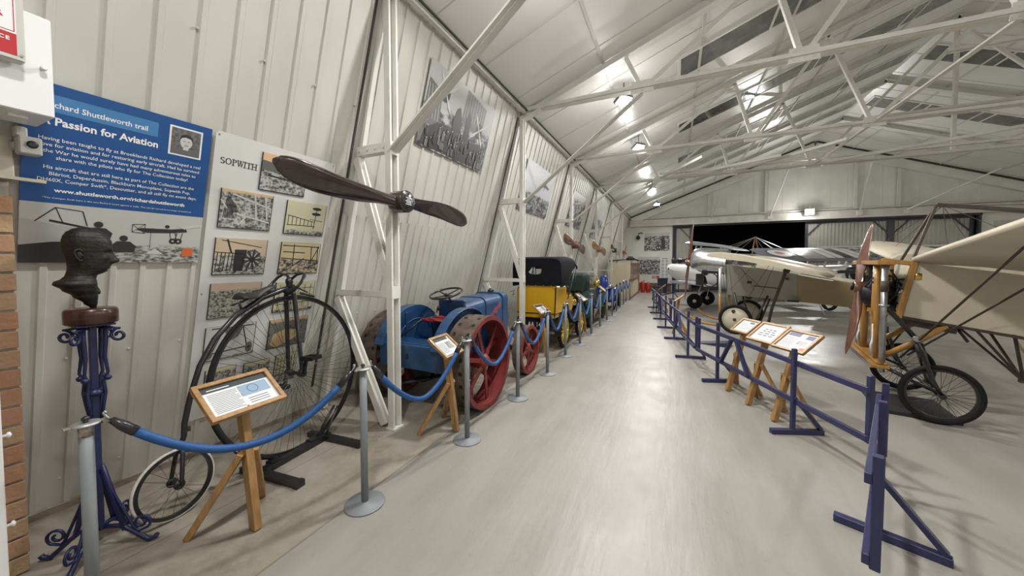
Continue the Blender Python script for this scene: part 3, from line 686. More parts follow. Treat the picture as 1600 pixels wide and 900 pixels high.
# large monochrome photographs higher up the wall
def wallphoto(y0,s0,w,h,label,k,sky,sc=9,draw=None,light=(.45,.45,.44),sky_c=(.42,.42,.42)):
    t=thing('wall_photograph',label,'photograph',mtx=wall_mtx(y0,s0,.028),group='large photographs high on the leaning wall')
    b=MB(); rect(b,0,0,w,h,-.004,.006); b.build('photo_sheet',photo_mat('wallprint_%d'%k,sky,(.015,.015,.016),light,k*5.3,sc,.15,(.10,.10,.105),skycol=sky_c),t)
    if draw: b=MB(); draw(b,w,h); b.build('photo_subject',[M_g1,M_g2,M_g3,M_g4],t)
def hangar_men(b,w,h):
    Z=.003; q=random.Random(11)
    b.cm=1; poly(b,[(0,.05*h),(.02*w,.80*h),(.19*w,.72*h),(.24*w,.05*h)],Z); poly(b,[(.50*w,.55*h),(.52*w,.98*h),(.86*w,.9*h),(.84*w,.45*h)],Z)
    b.cm=2
    for k in range(8): lin(b,(w*(.53+.042*k),h*.95),(w*(.53+.042*k),h*.60),.012,Z+.0007)
    for k in range(5): lin(b,(w*(.03+.035*k),h*.74),(w*(.05+.035*k),h*.36),.010,Z+.0007)
    b.cm=0; poly(b,[(w*.03,h*.02),(w*.06,h*.22),(w*.2,h*.36),(w*.45,h*.40),(w*.72,h*.34),(w*.92,h*.40),(w*.97,h*.02)],Z+.0004)
    poly(b,[(.40*w,.25*h),(.385*w,.5*h),(.42*w,.66*h),(.46*w,.70*h),(.505*w,.56*h),(.53*w,.25*h)],Z+.0014)
    poly(b,[(.57*w,.25*h),(.565*w,.6*h),(.60*w,.74*h),(.65*w,.62*h),(.64*w,.25*h)],Z+.0014)
    disc(b,(.235*w,.74*h),.085,Z+.0011,16,.11); disc(b,(.80*w,.56*h),.085,Z+.0011,16,.11)
    b.cm=3
    for c in ((.235*w,.74*h),(.80*w,.56*h)):
        for a in (38,128,218,308):
            d=V((math.cos(R(a)),math.sin(R(a)))); e=V((-d.y,d.x)); o=V(c)
            poly(b,[tuple(o+e*.007),tuple(o-e*.009),tuple(o+d*.17-e*.026),tuple(o+d*.27-e*.008),tuple(o+d*.19+e*.014)],Z+.002)
    for k in range(70):
        x=w*q.uniform(.07,.94); y=h*q.uniform(.12,.36); r=.010+.006*q.random(); zz=Z+.0026+.0001*k
        b.cm=q.choice((0,0,1)); poly(b,[(x-r*1.7,y-.03),(x,y-.012),(x+r*1.7,y-.03),(x+r*1.5,y-.10-.05*q.random()),(x-r*1.5,y-.11)],zz); b.cm=q.choice((2,2,1)); disc(b,(x,y),r*.75,zz+.00005,8,r); b.cm=0; disc(b,(x,y+r*.8),r*.8,zz+.00008,8,r*.45)
wallphoto(3.36,3.215,1.56,.985,'nearest and largest wall photograph, showing men below two crossed propellers',1,.45,8,hangar_men)
def flyer(b,w,h):
    b.cm=0; poly(b,[(.56*w,.62*h),(.70*w,.72*h),(.86*w,.66*h),(.84*w,.62*h),(.72*w,.64*h)],.003); disc(b,(.72*w,.76*h),.05,.0032,10,.03); lin(b,(.7*w,.7*h),(.68*w,.56*h),.02,.003)
wallphoto(6.52,2.87,1.72,1.02,'second wall photograph along, pale sky with a small dark aircraft',2,.62,11,flyer,(.35,.35,.37),(.52,.52,.54))
wallphoto(10.0,2.88,1.62,1.02,'third wall photograph along, dusky crowd scene above the yellow car',3,.22,9)
wallphoto(13.35,2.75,1.5,1.05,'fourth wall photograph along, dark slanting scene past the third column',4,.3,6)
def truckpic(b,w,h):
    b.cm=2; rect(b,.1*w,.25*h,.55*w,.32*h,.003); b.cm=0; disc(b,(.58*w,.18*h),.16,.0035,18,None,.1); poly(b,[(.7*w,.1*h),(.68*w,.6*h),(.74*w,.9*h),(.82*w,.6*h),(.84*w,.1*h)],.003)
def backphoto(x0,z0,w,h,label,k,sky=.3,name='wall_photograph',draw=None,light=(.55,.55,.53)):
    m=M(((1,0,0,0),(0,0,-1,0),(0,1,0,0),(0,0,0,1))); m.translation=V((x0,YB-.012,z0))
    t=thing(name,label,'photograph',mtx=m,group='photographs on the far gable wall')
    b=MB(); rect(b,0,0,w,h,-.01,.012); b.build('photo_sheet',photo_mat('gableprint_%d'%k,sky,(.015,.015,.016),light,k*7.9,8,.16,(.13,.13,.13)),t)
    if draw: b=MB(); draw(b,w,h); b.build('photo_subject',[M_g1,M_g2,M_g3,M_g4],t)
    return t
backphoto(-1.68,2.36,1.36,1.05,'upper black and white photograph on the far white gable wall',1,.2,draw=truckpic)
backphoto(-2.05,.99,1.24,1.02,'lower black and white photograph beside the cream cabinet',2,.18)
m=M(((1,0,0,0),(0,0,-1,0),(0,1,0,0),(0,0,0,1))); m.translation=V((-.78,YB-.012,.62))
t=thing('notice_poster','tall pale poster of small insignia beside the lower gable photograph','poster',mtx=m)
b=MB(); rect(b,0,0,.46,1.36,-.01,.012); b.build('poster_sheet',M_paper,t)
b=MB()
for k in range(6):
    for j in range(2): disc(b,(.12+.21*j,.16+.2*k),.055,.003,10,None,.03); rect(b,.06+.21*j,.08+.2*k,.18+.21*j,.095+.2*k,.003)
rect(b,.08,1.27,.38,1.31,.003); b.build('poster_figures',M_ink,t)
m=m.copy(); m.translation=V((-1.22,YB-.012,.74))
t=thing('red_notice','small red notice below the lower gable photograph','notice',mtx=m); b=MB(); rect(b,0,0,.38,.16,-.01,.012); b.cm=1
for k in range(3): rect(b,.05,.03+.04*k,.33-.05*k,.05+.04*k,.003)
b.build('notice_sheet',[M_red,M_signwhite],t)
for k,(x0,w,nm) in enumerate(((6.35,2.5,'left panoramic photograph on the grey sliding doors'),(9.3,2.2,'right panoramic photograph on the grey sliding doors'))):
    t=backphoto(x0,1.35+.35,w,.78,nm,3+k,.12); t.location.y=YB+.055
backphoto(12.2,2.3,1.9,1.15,'pale photograph on the gable right of the doorway',6,.6)
# ------------------------------------------------------------------ bust on an iron stand
BX,BY=-2.965,.765
M_bronze=mat('dark_bronze',(.022,.018,.015),.5,.3,col2=(.013,.011,.009),vscale=14,bump=.35,bscale=55)
M_mahog=mat('mahogany_block',(.05,.016,.011),.3,0,.35,9,coat=.4,stretch=(1,1,6))
M_iron=mat('dark_blue_wrought_iron',(.020,.024,.085),.38,.15,.2,20)
RZB=R(76)                                  # the head looks along the hall
t=thing('bronze_bust','dark bronze bust of a bald man in profile on a round wooden block','bust',(BX,BY,1.312),RZB)
b=MB(); b.lathe([(.0,0),(.097,0),(.103,.006),(.103,.07),(.099,.082),(.092,.087),(0,.087)],n=40); b.build('wooden_block',M_mahog,t)
ZB=.087
# (z, back x, front x, half width)
HEAD=[(0.0,-.004,.022,.016),(.03,-.03,.028,.03),(.075,-.072,.031,.052),(.115,-.112,.031,.074),(.148,-.145,.030,.088),(.162,-.140,.028,.080),(.178,-.112,.026,.064),(.195,-.098,.030,.056),(.213,-.093,.052,.055),(.228,-.089,.074,.058),(.244,-.087,.082,.062),(.262,-.088,.083,.066),(.282,-.090,.085,.069),(.305,-.094,.087,.072),(.33,-.099,.088,.074),(.352,-.103,.094,.077),(.375,-.106,.098,.079),(.40,-.106,.097,.079),(.425,-.101,.088,.075),(.448,-.090,.072,.066),(.468,-.070,.048,.049),(.482,-.042,.02,.028),(.489,-.012,-.008,.004)]
def interp(z,k):
    for a,c in zip(HEAD,HEAD[1:]):
        if a[0]<=z<=c[0]:
            f=(z-a[0])/(c[0]-a[0]); f=f*f*(3-2*f) if k!=0 else f; return a[k]+(c[k]-a[k])*f
    return HEAD[-1][k]
def g(x,m,s): return math.exp(-((x-m)/s)**2)
secs=[];NT=64
for i in range(90):
    z=.489*i/89; xb,xf,hw=interp(z,1),interp(z,2),interp(z,3); xc=(xb+xf)/2; a=(xf-xb)/2; q=[]
    for k in range(NT):
        th=2*PI*k/NT; tt=th if th<PI else th-2*PI; c,s_=math.cos(th),math.sin(th)
        p=.85 if z>.2 else .95
        x=xc+a*math.copysign(abs(c)**p,c); y=hw*math.copysign(abs(s_)**p,s_)
        if z>.2:
            nose=.034*g(z,.282,.016)+.022*g(z,.305,.02)+.010*g(z,.33,.02); x+=nose*g(tt,0,.20)
            x+=.007*g(z,.357,.010)*g(abs(tt),.38,.42)                    # brow
            x-=.016*g(z,.333,.013)*g(abs(tt),.50,.20)                   # eye sockets
            x+=.006*g(z,.330,.007)*g(abs(tt),.50,.11)                   # eyeballs
            x+=(.007*g(z,.254,.005)+.008*g(z,.241,.005)-.005*g(z,.2475,.0028))*g(tt,0,.33)   # lips
            x-=.005*g(z,.232,.006)*g(tt,0,.4); x+=.010*g(z,.217,.010)*g(tt,0,.38)            # chin
            r=.004*g(z,.30,.02)*g(abs(tt),.85,.25); x+=r; y+=r*math.copysign(1,s_)           # cheekbones
            x-=.004*g(z,.265,.02)*g(abs(tt),.62,.12)
        q.append(V((x,y,z+ZB)))
    secs.append(q)
b=MB(); b.loft(secs,smooth=True)
for sd in (-1,1):                                                        # ears
    c=V((-.036,sd*.076,.318+ZB)); e=MB()
    b.tube([c+V((.012,-.004*sd,-.030)),c+V((-.002,.002*sd,-.034)),c+V((-.012,.008*sd,-.018)),c+V((-.020,.014*sd,.004)),c+V((-.018,.014*sd,.024)),c+V((-.004,.009*sd,.033)),c+V((.008,.002*sd,.024)),c+V((.010,0,.008))],[.006,.008,.007,.006,.006,.0065,.006,.004],8)
    b.ball(c+V((-.002,.001*sd,0)),.016,10,6,(.9,.5,1.5))
    b.ball(c+V((.011,.001*sd,-.006)),.006,8,5)
b.tube([V((.026,0.03*1,.12+ZB)),V((.03,.012,.1+ZB)),V((.032,0,.085+ZB))],[.008,.012,.009],8)        # collar fold
b.xf(M.Translation((0,0,ZB))@M.Diagonal((.90,.92,.925,1))@M.Translation((0,0,-ZB))); b.build('bust_head',M_bronze,t)
t=thing('iron_stand','dark blue wrought iron stand with scrolls carrying the bronze bust','stand',(BX,BY,0),R(-2))
def spiral(c,ax,ay,r0,r1,a0,turns,n=26):
    return [V(c)+(V(ax)*math.cos(a0+2*PI*turns*i/n)+V(ay)*math.sin(a0+2*PI*turns*i/n))*(r0+(r1-r0)*i/n) for i in range(n+1)]
b=MB(); b.bar((0,0,.12),(0,0,1.30),.030,.030,(1,0,0)); b.box((0,0,1.305),(.15,.15,.012)); b.lathe([(.03,.9),(.045,.92),(.03,.94)],n=12); b.build('post',M_iron,t,bevel=.003)
for k in range(4):
    a=PI/4+k*PI/2; d=V((math.cos(a),math.sin(a),0)); z=V((0,0,1)); up_=lambda r,h: d*r+z*h
    b=MB()
    # bowed straps around the neck of the stand
    b.tube([up_(.055,1.30),up_(.058,1.22),up_(.05,1.12),up_(.062,1.03),up_(.04,.98),up_(.048,.92),up_(.04,.86),up_(.022,.74)],[.008,.010,.009,.007,.009,.008,.008,.006],6)
    b.ball(up_(.060,1.0),.016,10,6); b.build('neck_strap',M_iron,t)
    b=MB(); P=spiral(up_(.115,1.24),-d,z,.038,.010,PI*.55,-1.35); b.tube([up_(.03,1.285),up_(.08,1.285)]+P,.0075,6); b.build('top_scroll',M_iron,t)
    b=MB(); b.tube([up_(.02,.50),up_(.05,.36),up_(.11,.20),up_(.15,.10),up_(.17,.075),up_(.20,.085)]+spiral(up_(.185,.125),d,z,.045,.012,-PI*.3,1.3),.0075,6); b.build('side_scroll',M_iron,t)
    b=MB(); b.tube([up_(.02,.135),up_(.09,.125),up_(.14,.085),up_(.19,.035),up_(.215,.013),up_(.245,.02),up_(.255,.035)],.0125,8); b.bar(up_(.02,.48),up_(.11,.10),.03,.012,d); b.build('leg',M_iron,t)

# ------------------------------------------------------------------ penny-farthing
PF=thing('penny_farthing_bicycle','black penny-farthing bicycle with one huge spoked front wheel','bicycle')
hd=V((-.095,.995,0)).normalized(); ln=R(-3.6)
lat=V((-hd.y,hd.x,0))                     # left of the rider (towards the wall)
upv=(V((0,0,1))*math.cos(ln)-lat*math.sin(ln)).normalized(); latv=upv.cross(hd).normalized()
m=M(((hd.x,latv.x,upv.x,0),(hd.y,latv.y,upv.y,0),(hd.z,latv.z,upv.z,0),(0,0,0,1))); m.translation=V((-2.975,1.95,.002)); PF.matrix_world=m
RW=.683; HUB=V((0,0,RW))
def wheel(parent,c,Rr,ns,hubw,tyre,mt,name='wheel',spk=.0016,rim=.012):
    w=MB(); w.ring(c,(0,1,0),Rr-tyre,tyre,72,8); o=w.build(name,mt,parent)
    w=MB(); w.band(c,(0,1,0),Rr-2*tyre-rim,Rr-2*tyre+.004,.011,72); w.build('rim',M_black,o)
    w=MB(); w.lathe([(.012,-hubw),(.03,-hubw),(.03,-hubw+.012),(.014,-hubw+.02),(.014,hubw-.02),(.03,hubw-.012),(.03,hubw),(.012,hubw)],c,(0,1,0),16); w.build('hub',M_black,o)
    w=MB(); c=V(c)
    for k in range(ns):
        a=2*PI*k/ns; sd=1 if k%2 else -1; a2=a+(.0 if ns>30 else .1*sd)
        w.tube([c+V((math.cos(a2)*.025,sd*(hubw-.006),math.sin(a2)*.025)),c+V((math.cos(a)*(Rr-2*tyre-.004),0,math.sin(a)*(Rr-2*tyre-.004)))],spk,4,caps=False,smooth=False)
    w.build('spokes',M_spoke,o)
    return o
M_spoke=mat('dull_wire_spokes',(.07,.068,.065),.45,.6)
wheel(PF,HUB,RW,64,.062,.0145,M_rubber,'front_wheel')
RC=V((-.875,0,.222)); M_oldtyre=mat('worn_grey_white_tyre',(.55,.53,.49),.8,0,.15,20)
rw=wheel(PF,RC,.220,22,.045,.009,M_oldtyre,'rear_wheel',.0014,.016)
def pol(a,r,y=0): return HUB+V((-math.sin(R(a))*r,y,math.cos(R(a))*r))
b=MB()
bb=[pol(-3,RW+.075),pol(6,RW+.055),pol(20,RW+.042),pol(38,RW+.042),pol(55,RW+.05),pol(70,RW+.062),pol(85,RW+.085),pol(97,RW+.13),V((-.815,0,.50)),V((-.835,0,.455))]
b.tube(bb,[.024,.022,.02,.0195,.019,.018,.0175,.017,.016,.016],10); b.build('backbone',M_black,PF)
b=MB()
for s_ in (-1,1): b.tube([V((-.835,0,.46)),V((-.845,.035*s_,.40)),V((-.868,.055*s_,.25)),RC+V((0,.055*s_,0))],[.014,.013,.012,.012],8)
b.lathe([(.02,-.06),(.02,.06)],RC,(0,1,0),12); b.build('rear_fork',M_black,PF)
HD=V((.0,0,2*RW+.075))
b=MB()
for s_ in (-1,1): b.tube([HD+V((0,.022*s_,.0)),HD+V((0,.05*s_,-.08)),HUB+V((0,.082*s_,.05)),HUB+V((0,.086*s_,0))],[.02,.019,.016,.016],8); b.lathe([(.03,-.012),(.034,0),(.03,.012)],HUB+V((0,.09*s_,0)),(0,1,0),16)
b.build('front_fork',M_black,PF)
b=MB(); b.lathe([(.018,-.07),(.028,-.06),(.026,.03),(.03,.04),(.03,.06),(.014,.085),(0,.09)],HD,(0,0,1),14); b.build('steering_head',M_black,PF)
b=MB(); hb=HD+V((.01,0,.06))
for s_ in (-1,1):
    b.tube([hb,hb+V((.02,.06*s_,.045)),hb+V((.03,.12*s_,.055)),hb+V((.01,.165*s_,.03)),hb+V((-.05,.18*s_,-.035)),hb+V((-.10,.185*s_,-.075))],.012,8)
b.build('handlebar',M_black,PF)
for s_ in (-1,1):
    b=MB(); b.tube([hb+V((-.095,.185*s_,-.07)),hb+V((-.13,.187*s_,-.085)),hb+V((-.19,.19*s_,-.095)),hb+V((-.205,.19*s_,-.097))],[.015,.022,.023,.013],10); b.build('hand_grip',M_rubber,PF)
b=MB(); b.tube([hb+V((.03,-.12,.03)),hb+V((.06,-.05,-.03)),hb+V((.06,0,-.07)),pol(-14,RW+.035)],.007,6); b.tube([pol(-8,RW+.02),pol(-20,RW+.012)],.011,6); b.build('spoon_brake',M_black,PF)
b=MB()
for s_,a in ((-1,0.25),(1,PI+.25)):
    e=HUB+V((math.sin(a)*.135,.105*s_,math.cos(a)*.135)); b.bar(HUB+V((0,.105*s_,0)),e,.018,.026,(0,1,0))
b.build('cranks',M_black,PF)
for s_,a in ((-1,0.25),(1,PI+.25)):
    e=HUB+V((math.sin(a)*.135,.16*s_,math.cos(a)*.135)); b=MB()
    for dx in (-.03,.03): b.bar(e+V((dx*1.3,-.06,0)),e+V((dx*1.3,.06,0)),.03,.034,(0,0,1))
    for dy in (-.06,0,.06): b.box(e+V((0,dy,0)),(.10,.016,.03))
    b.cyl(e+V((0,-.06*s_,0)),e+V((0,.05*s_,0)),.007,8); b.build('pedal',M_rubber,PF)
# saddle on a leaf spring
sc=[]; S0_=pol(9,RW+.10); S1=pol(32,RW+.135)
for i,f in enumerate([0,.08,.3,.5,.68,.85,.96,1]):
    c=V(S0_).lerp(V(S1),f); w=[.012,.024,.028,.04,.075,.092,.08,.05][i]; th=[.006,.016,.022,.022,.02,.018,.016,.008][i]; dz=[0,.006,.0,-.008,-.004,.012,.026,.03][i]
    sc.append([c+V((0,w*math.cos(2*PI*k/14),dz+th*math.sin(2*PI*k/14)-(0.03 if f>.3 else .012)*abs(math.cos(2*PI*k/14))**2)) for k in range(14)])
b=MB(); b.loft(sc); b.build('saddle',mat('black_leather',(.03,.027,.025),.45,0,.3,20,bump=.3,bscale=70),PF)
b=MB(); b.tube([pol(5,RW+.07),pol(18,RW+.075),pol(30,RW+.095),pol(36,RW+.12)],.008,6)
b.tube([pol(34,RW+.04),pol(32,RW+.11)],.009,6); b.build('saddle_spring',M_black,PF)
b=MB(); b.bar(V((-.80,-.02,.56)),V((-.83,-.075,.555)),.03,.012); b.build('mounting_step',M_black,PF)
st=thing('bicycle_display_rack','low black steel rack holding the huge bicycle wheel upright','rack',(-2.945,1.87,0))
rmz=M.Rotation(math.atan2(hd.y,hd.x),4,'Z')
b=MB(); b.bar((-.34,-.03,.03),(.34,-.03,.03),.05,.045); b.xf(rmz); b.build('base_rail',M_black,st)
for x in (-.30,.30):
    b=MB(); b.bar((x,-.42,.022),(x,.17,.022),.06,.044); b.box((x,-.43,.024),(.07,.04,.048)); b.xf(rmz); b.build('cross_foot',M_black,st)
    b=MB()
    for s_ in (-.045,.03): b.tube([V((x,s_,.04)),V((x*1.05,s_,.10)),V((x*1.22,s_*.9,.16)),V((x*1.5,s_*.6,.26))],.011,6)
    b.box((x*.6,-.008,.035),(.08,.075,.05)); b.xf(rmz); b.build('wheel_support',M_black,st)

# ------------------------------------------------------------------ rope stanchions
M_plate=mat('galvanised_plate',(.45,.46,.46),.4,.7,.1,20)
POSTS=[(-2.365,.58),(-1.905,1.69),(-1.737,2.725),(-1.72,3.842),(-1.705,4.887),(-1.745,5.966),(-1.73,6.95),(-1.727,8.0),(-1.732,9.05),(-1.745,10.1),(-1.76,11.15),(-1.785,12.2),(-1.82,13.27),(-1.84,14.35),(-1.86,15.35),(-1.80,16.15)]
def post_desc(i):
    if i==0: return 'nearest grey rope post, worn at the top, in front of the bust stand'
    d={1:'grey rope post with round base right of the bicycle lectern',2:'grey rope post beside the near red tractor wheel',3:'grey rope post just past the near tractor wheel',4:'grey rope post beside the small front tractor wheel',5:'grey rope post next to the yellow car body',6:'grey rope post beside the yellow car bonnet'}
    if i in d: return d[i]
    n=['eighth','ninth','tenth','eleventh','twelfth','thirteenth','fourteenth','fifteenth','sixteenth'][i-7]
    return 'grey rope post, %s from the bust along the roped line'%n
proto=None
for i,(x,y) in enumerate(POSTS):
    if proto is None or i==1:
        s=thing('rope_post',post_desc(i),'rope post',(x,y,0),0,'grey posts of the rope barrier')
        b=MB(); b.lathe([(.128,0),(.132,.004),(.13,.009),(.035,.011),(.03,.018),(.024,.022)],n=36); b.build('base',M_greypost,s)
        b=MB(); b.cyl((0,0,.02),(0,0,.93),.0235,18); b.build('pole',M_greypost,s)
        if i==0: b=MB(); b.cyl((0,0,.88),(0,0,.935),.0245,18); b.build('worn_top',mat('scuffed_steel',(.30,.26,.22),.6,.4,.5,40),s)
        b=MB(); b.lathe([(.045,.93),(.047,.934),(.045,.94),(.02,.942)],n=20); b.box((0,.04,.935),(.022,.05,.005)); b.box((0,-.04,.935),(.022,.05,.005)); b.build('hook_plate',M_plate,s)
        b=MB(); b.lathe([(.008,.94),(.008,.948),(.014,.953),(.014,.962),(.008,.968),(0,.969)],n=12); b.build('knob',M_black,s)
        proto=s
    else:
        s=copy_tree(proto); s.location=(x,y,0); s['label']=post_desc(i)
ON=['nearest blue rope, hanging in front of the bicycle','blue rope hanging across the rear of the tractor','blue rope hanging beside the near tractor wheel','blue rope hanging beside the small front tractor wheel','blue rope hanging between tractor and yellow car','blue rope hanging beside the yellow car']
for i in range(len(POSTS)-1):
    a,c=V((*POSTS[i],.932)),V((*POSTS[i+1],.932)); d=(c-a).normalized(); a=a+d*.075; c=c-d*.075
    L=(c-a).length; sag=[.30,.37,.36,.36][i] if i<4 else .36+.02*math.sin(i*2.3)
    lab=ON[i] if i<len(ON) else 'blue rope, %s from the bust along the roped line'%['seventh','eighth','ninth','tenth','eleventh','twelfth','thirteenth','fourteenth','fifteenth'][i-6]
    t=thing('barrier_rope',lab,'rope',tuple(a),0,'blue ropes of the barrier')
    n=28; kx=1.25
    P=[]
    for j in range(n+1):
        f=j/n; u=2*f-1; h=(abs(u)**(1.7 if sag/L>.3 else 2)) ; P.append((c-a)*f+V((0,0,-sag*(1-h))))
    b=MB(); b.tube(P[2:-2],.0205,10); b.build('rope_sleeve',M_rope,t)
    for e in (P[:3],P[-3:][::-1]):
        q=MB(); q.tube([e[0],e[1],e[2]],[.014,.022,.0225],10); q.build('end_cap',M_black,t)
        q=MB(); dd=(e[0]-e[1]).normalized(); q.tube([e[0],e[0]+dd*.02,e[0]+dd*.035+V((0,0,.012)),e[0]+dd*.03+V((0,0,.022)),e[0]+dd*.018+V((0,0,.018))],.0055,6); q.build('snap_hook',M_steel,t)

# ------------------------------------------------------------------ wooden information lecterns
M_pic=photo_mat('lectern_picture',.5,(.12,.14,.10),(.45,.42,.30),1.3,7,.15,(.30,.27,.12),skycol=(.25,.36,.50))
M_pic2=photo_mat('lectern_picture_grey',.3,(.02,.02,.02),(.3,.3,.3),4.3,7,.15)
def lectern(x,y,rz,label,style,tilt=38,bw=.42,bh=.275,group='wooden lecterns',lean=.11):
    """faces local +x; the post foot is the origin"""
    t=thing('information_lectern',label,'lectern',(x,y,0),rz,group)
    top=V((-lean,0,.80)); b=MB(); b.bar((0,0,.006),top,.058,.045,(0,1,0)); b.build('post',M_pine,t,bevel=.002)
    j=V((0,0,0)).lerp(top,.56)
    for s_ in (-1,1):
        b=MB(); b.bar(j+V((.0,s_*.035,.035)),V((-.29,s_*.21,.004)),.05,.035,(0,0,1)); b.build('leg',M_pine,t,bevel=.002)
    tl_=R(tilt); ax=V((0,1,0)); ay=V((-math.cos(tl_),0,math.sin(tl_))); nz=ax.cross(ay)
    c=top+V((.0,0,.035)); m=M(((ax.x,ay.x,nz.x,c.x),(ax.y,ay.y,nz.y,c.y),(ax.z,ay.z,nz.z,c.z),(0,0,0,1)))
    fw_=.026
    b=MB()
    for (px,py,sx,sy) in ((0,bh/2-fw_/2,bw,fw_),(0,-bh/2+fw_/2,bw,fw_),(bw/2-fw_/2,0,fw_,bh-2*fw_),(-bw/2+fw_/2,0,fw_,bh-2*fw_)): b.box((px,py,.0),(sx,sy,.03))
    b.box((0,0,-.009),(bw-.01,bh-.01,.008)); b.xf(m); fr=b.build('board_frame',M_pine,t,bevel=.002)
    w,h=bw-2*fw_,bh-2*fw_; x0,y0=-w/2,-h/2
    b=MB(); b.cm=0; b.box((0,0,-.002),(w,h,.004)); b.cm=1
    def bars(xa,xb,ya,yb,n):
        for k in range(n):
            yy=yb-(yb-ya)*(k+.5)/n; b.box(((xa+xb)/2-(.05*(xb-xa) if k%4==3 else 0),yy,.0003),((xb-xa)*(.9 if k%4==3 else 1),(yb-ya)/n*.35,.0006))
    if style=='bike':
        b.cm=2; b.box((0,h/2-.021,.0004),(w,.042,.0008)); b.cm=0; b.box((-w*.25,h/2-.026,.0011),(w*.32,.006,.0006))
        b.cm=3; b.box((w*.22,.018,.0004),(w*.46,.085,.0008)); b.cm=1; bars(x0+.02,-.01,y0+.02,h/2-.055,13); bars(.02,w/2-.05,y0+.02,-.04,3)
        b.cm=2; b.ring((w*.2,.02,.001),(0,0,1),.03,.0015,20,4); b.cm=5; b.box((-.005,y0+.012,.0005),(.014,.012,.0008))
    elif style=='grey':
        b.cm=2; b.box((-.01,h/2-.02,.0004),(w*.9,.034,.0008)); b.cm=4; b.box((w*.22,.0,.0004),(w*.34,.09,.0008)); b.cm=1; bars(x0+.025,0,y0+.03,h/2-.06,9); bars(.05,w/2-.08,y0+.02,-.07,2)
    elif style=='notice':
        for k,(q,wd) in enumerate(((.055,.5),(.022,.55),(-.012,.72),(-.045,.66))):
            for j in range(3): b.box(((-.5+j*.5)*w*wd*.7,q,.0004),(w*wd*.27,.016,.0008))
    elif style=='poster':
        b.cm=6; b.box((-w*.25,h/2-.03,.0004),(w*.42,.05,.0008)); b.box((w*.30,h/2-.04,.0004),(w*.26,.055,.0008)); b.cm=4; b.box((w*.2,-.01,.0004),(w*.3,.06,.0008)); b.cm=1; bars(x0+.02,-.01,y0+.03,h/2-.07,9); b.cm=7; b.box((w*.38,y0+.03,.0004),(.05,.04,.0008))
    else:
        bars(x0+.03,w/2-.03,y0+.03,h/2-.05,8); b.cm=2; b.box((w*.2,h/2-.03,.0004),(w*.3,.03,.0008))
    b.xf(m); b.build('printed_sheet',[M_paper,M_ink,mat('print_slate',(.03,.04,.045),.4),M_pic,M_pic2,M_red,mat('print_navy',(.03,.05,.13),.4),M_orange],fr)
    return t
lectern(-2.33,1.235,R(2),'wooden lectern with a bicycle picture, in front of the penny-farthing','bike')
lectern(-1.925,2.82,R(2),'wooden lectern behind the near tractor wheel, in front of tractor','grey',bw=.31,bh=.27)
lectern(-2.03,5.78,R(-12),'wooden lectern beside the rear of the yellow car','grey',bw=.32,bh=.235)
lectern(-1.93,8.28,R(0),'wooden lectern by the rope in front of the dark green car','plain',bw=.40)
lectern(-1.95,11.15,R(0),'small wooden lectern by the rope in front of blue engine casing','plain',bw=.33)
lectern(.635,5.21,PI+R(30),'smallest wooden lectern in the row of three behind the blue fence','plain',bw=.30,bh=.25,lean=.23)
lectern(.79,4.79,PI+R(32),'middle wooden lectern in the row of three with a bold typed notice','notice',bw=.36,bh=.31,lean=.23)
lectern(.955,4.40,PI+R(30),'wooden lectern nearest the fence end, with a blue-headed poster','poster',bw=.38,bh=.29,lean=.23)
lectern(-.02,8.95,PI,'wooden lectern behind the far fence near the aluminium cowled aeroplane','plain',bw=.40)
lectern(-.50,12.8,PI,'farthest wooden lectern inside the fence corner near the gable','plain',bw=.36)

# ------------------------------------------------------------------ dark blue timber fence sections
def fence_section(posts,label,vb=None,feet=True):
    """posts: list of (x,y,has_foot)"""
    p0=V((posts[0][0],posts[0][1],0)); t=thing('barrier_fence',label,'fence',tuple(p0),0,'dark blue timber barrier sections')
    q=[V((x,y,0))-p0 for x,y,_ in posts]; d=(q[-1]-q[0]).normalized(); n=V((d.y,-d.x,0))
    if n.x<0: n=-n
    for z in (.69,.32):
        b=MB(); b.bar(q[0]-d*.02+V((0,0,z)),q[-1]+d*.02+V((0,0,z)),.026,.05); b.build('rail',M_fence,t,bevel=.003)
    for v,(x,y,ft) in zip(q,posts):
        b=MB(); o=n*(.03)
        b.bar(v+o+V((0,0,.02 if ft else .28)),v+o+V((0,0,.83 if ft else .80)),.037,.037,d); b.build('post',M_fence,t,bevel=.004)
        if ft:
            b=MB(); b.bar(v-n*.17+V((0,0,.024)),v+n*.31+V((0,0,.024)),.05,.048); b.build('foot',M_fence,t,bevel=.004)
            b=MB(); b.bar(v+n*.035+V((0,0,.36)),v+n*.29+V((0,0,.05)),.03,.045,d); b.build('brace',M_fence,t,bevel=.003)
    if vb is not None:
        c=q[0].lerp(q[-1],vb)
        for s_ in (-1,1): b=MB(); b.bar(c+d*(.05*s_)-n*.028+V((0,0,.69)),c+d*(.30*s_)-n*.028+V((0,0,.33)),.026,.05,n); b.build('brace',M_fence,t,bevel=.003)
    return t
fence_section([(.80,2.07,False),(1.105,2.80,True),(1.334,3.339,False)],'nearest dark blue fence section, seen end-on with one splayed foot')
fence_section([(1.325,3.50,False),(1.02,4.14,True),(.52,5.52,True),(.32,6.05,False)],'long dark blue fence section in front of the three lecterns',.62)
fence_section([(.29,6.20,False),(.19,6.72,True),(-.03,8.27,True),(-.10,8.75,False)],'dark blue fence section in front of the disc-wheeled aeroplane',.5)
fence_section([(-.12,8.9,False),(-.23,9.6,True),(-.40,11.0,True),(-.46,11.5,False)],'dark blue fence section beside the far lectern',.5)
fence_section([(-.48,11.65,False),(-.57,12.3,True),(-.73,13.8,True),(-.78,14.2,False)],'far dark blue fence section at the corner of the enclosure',.5)
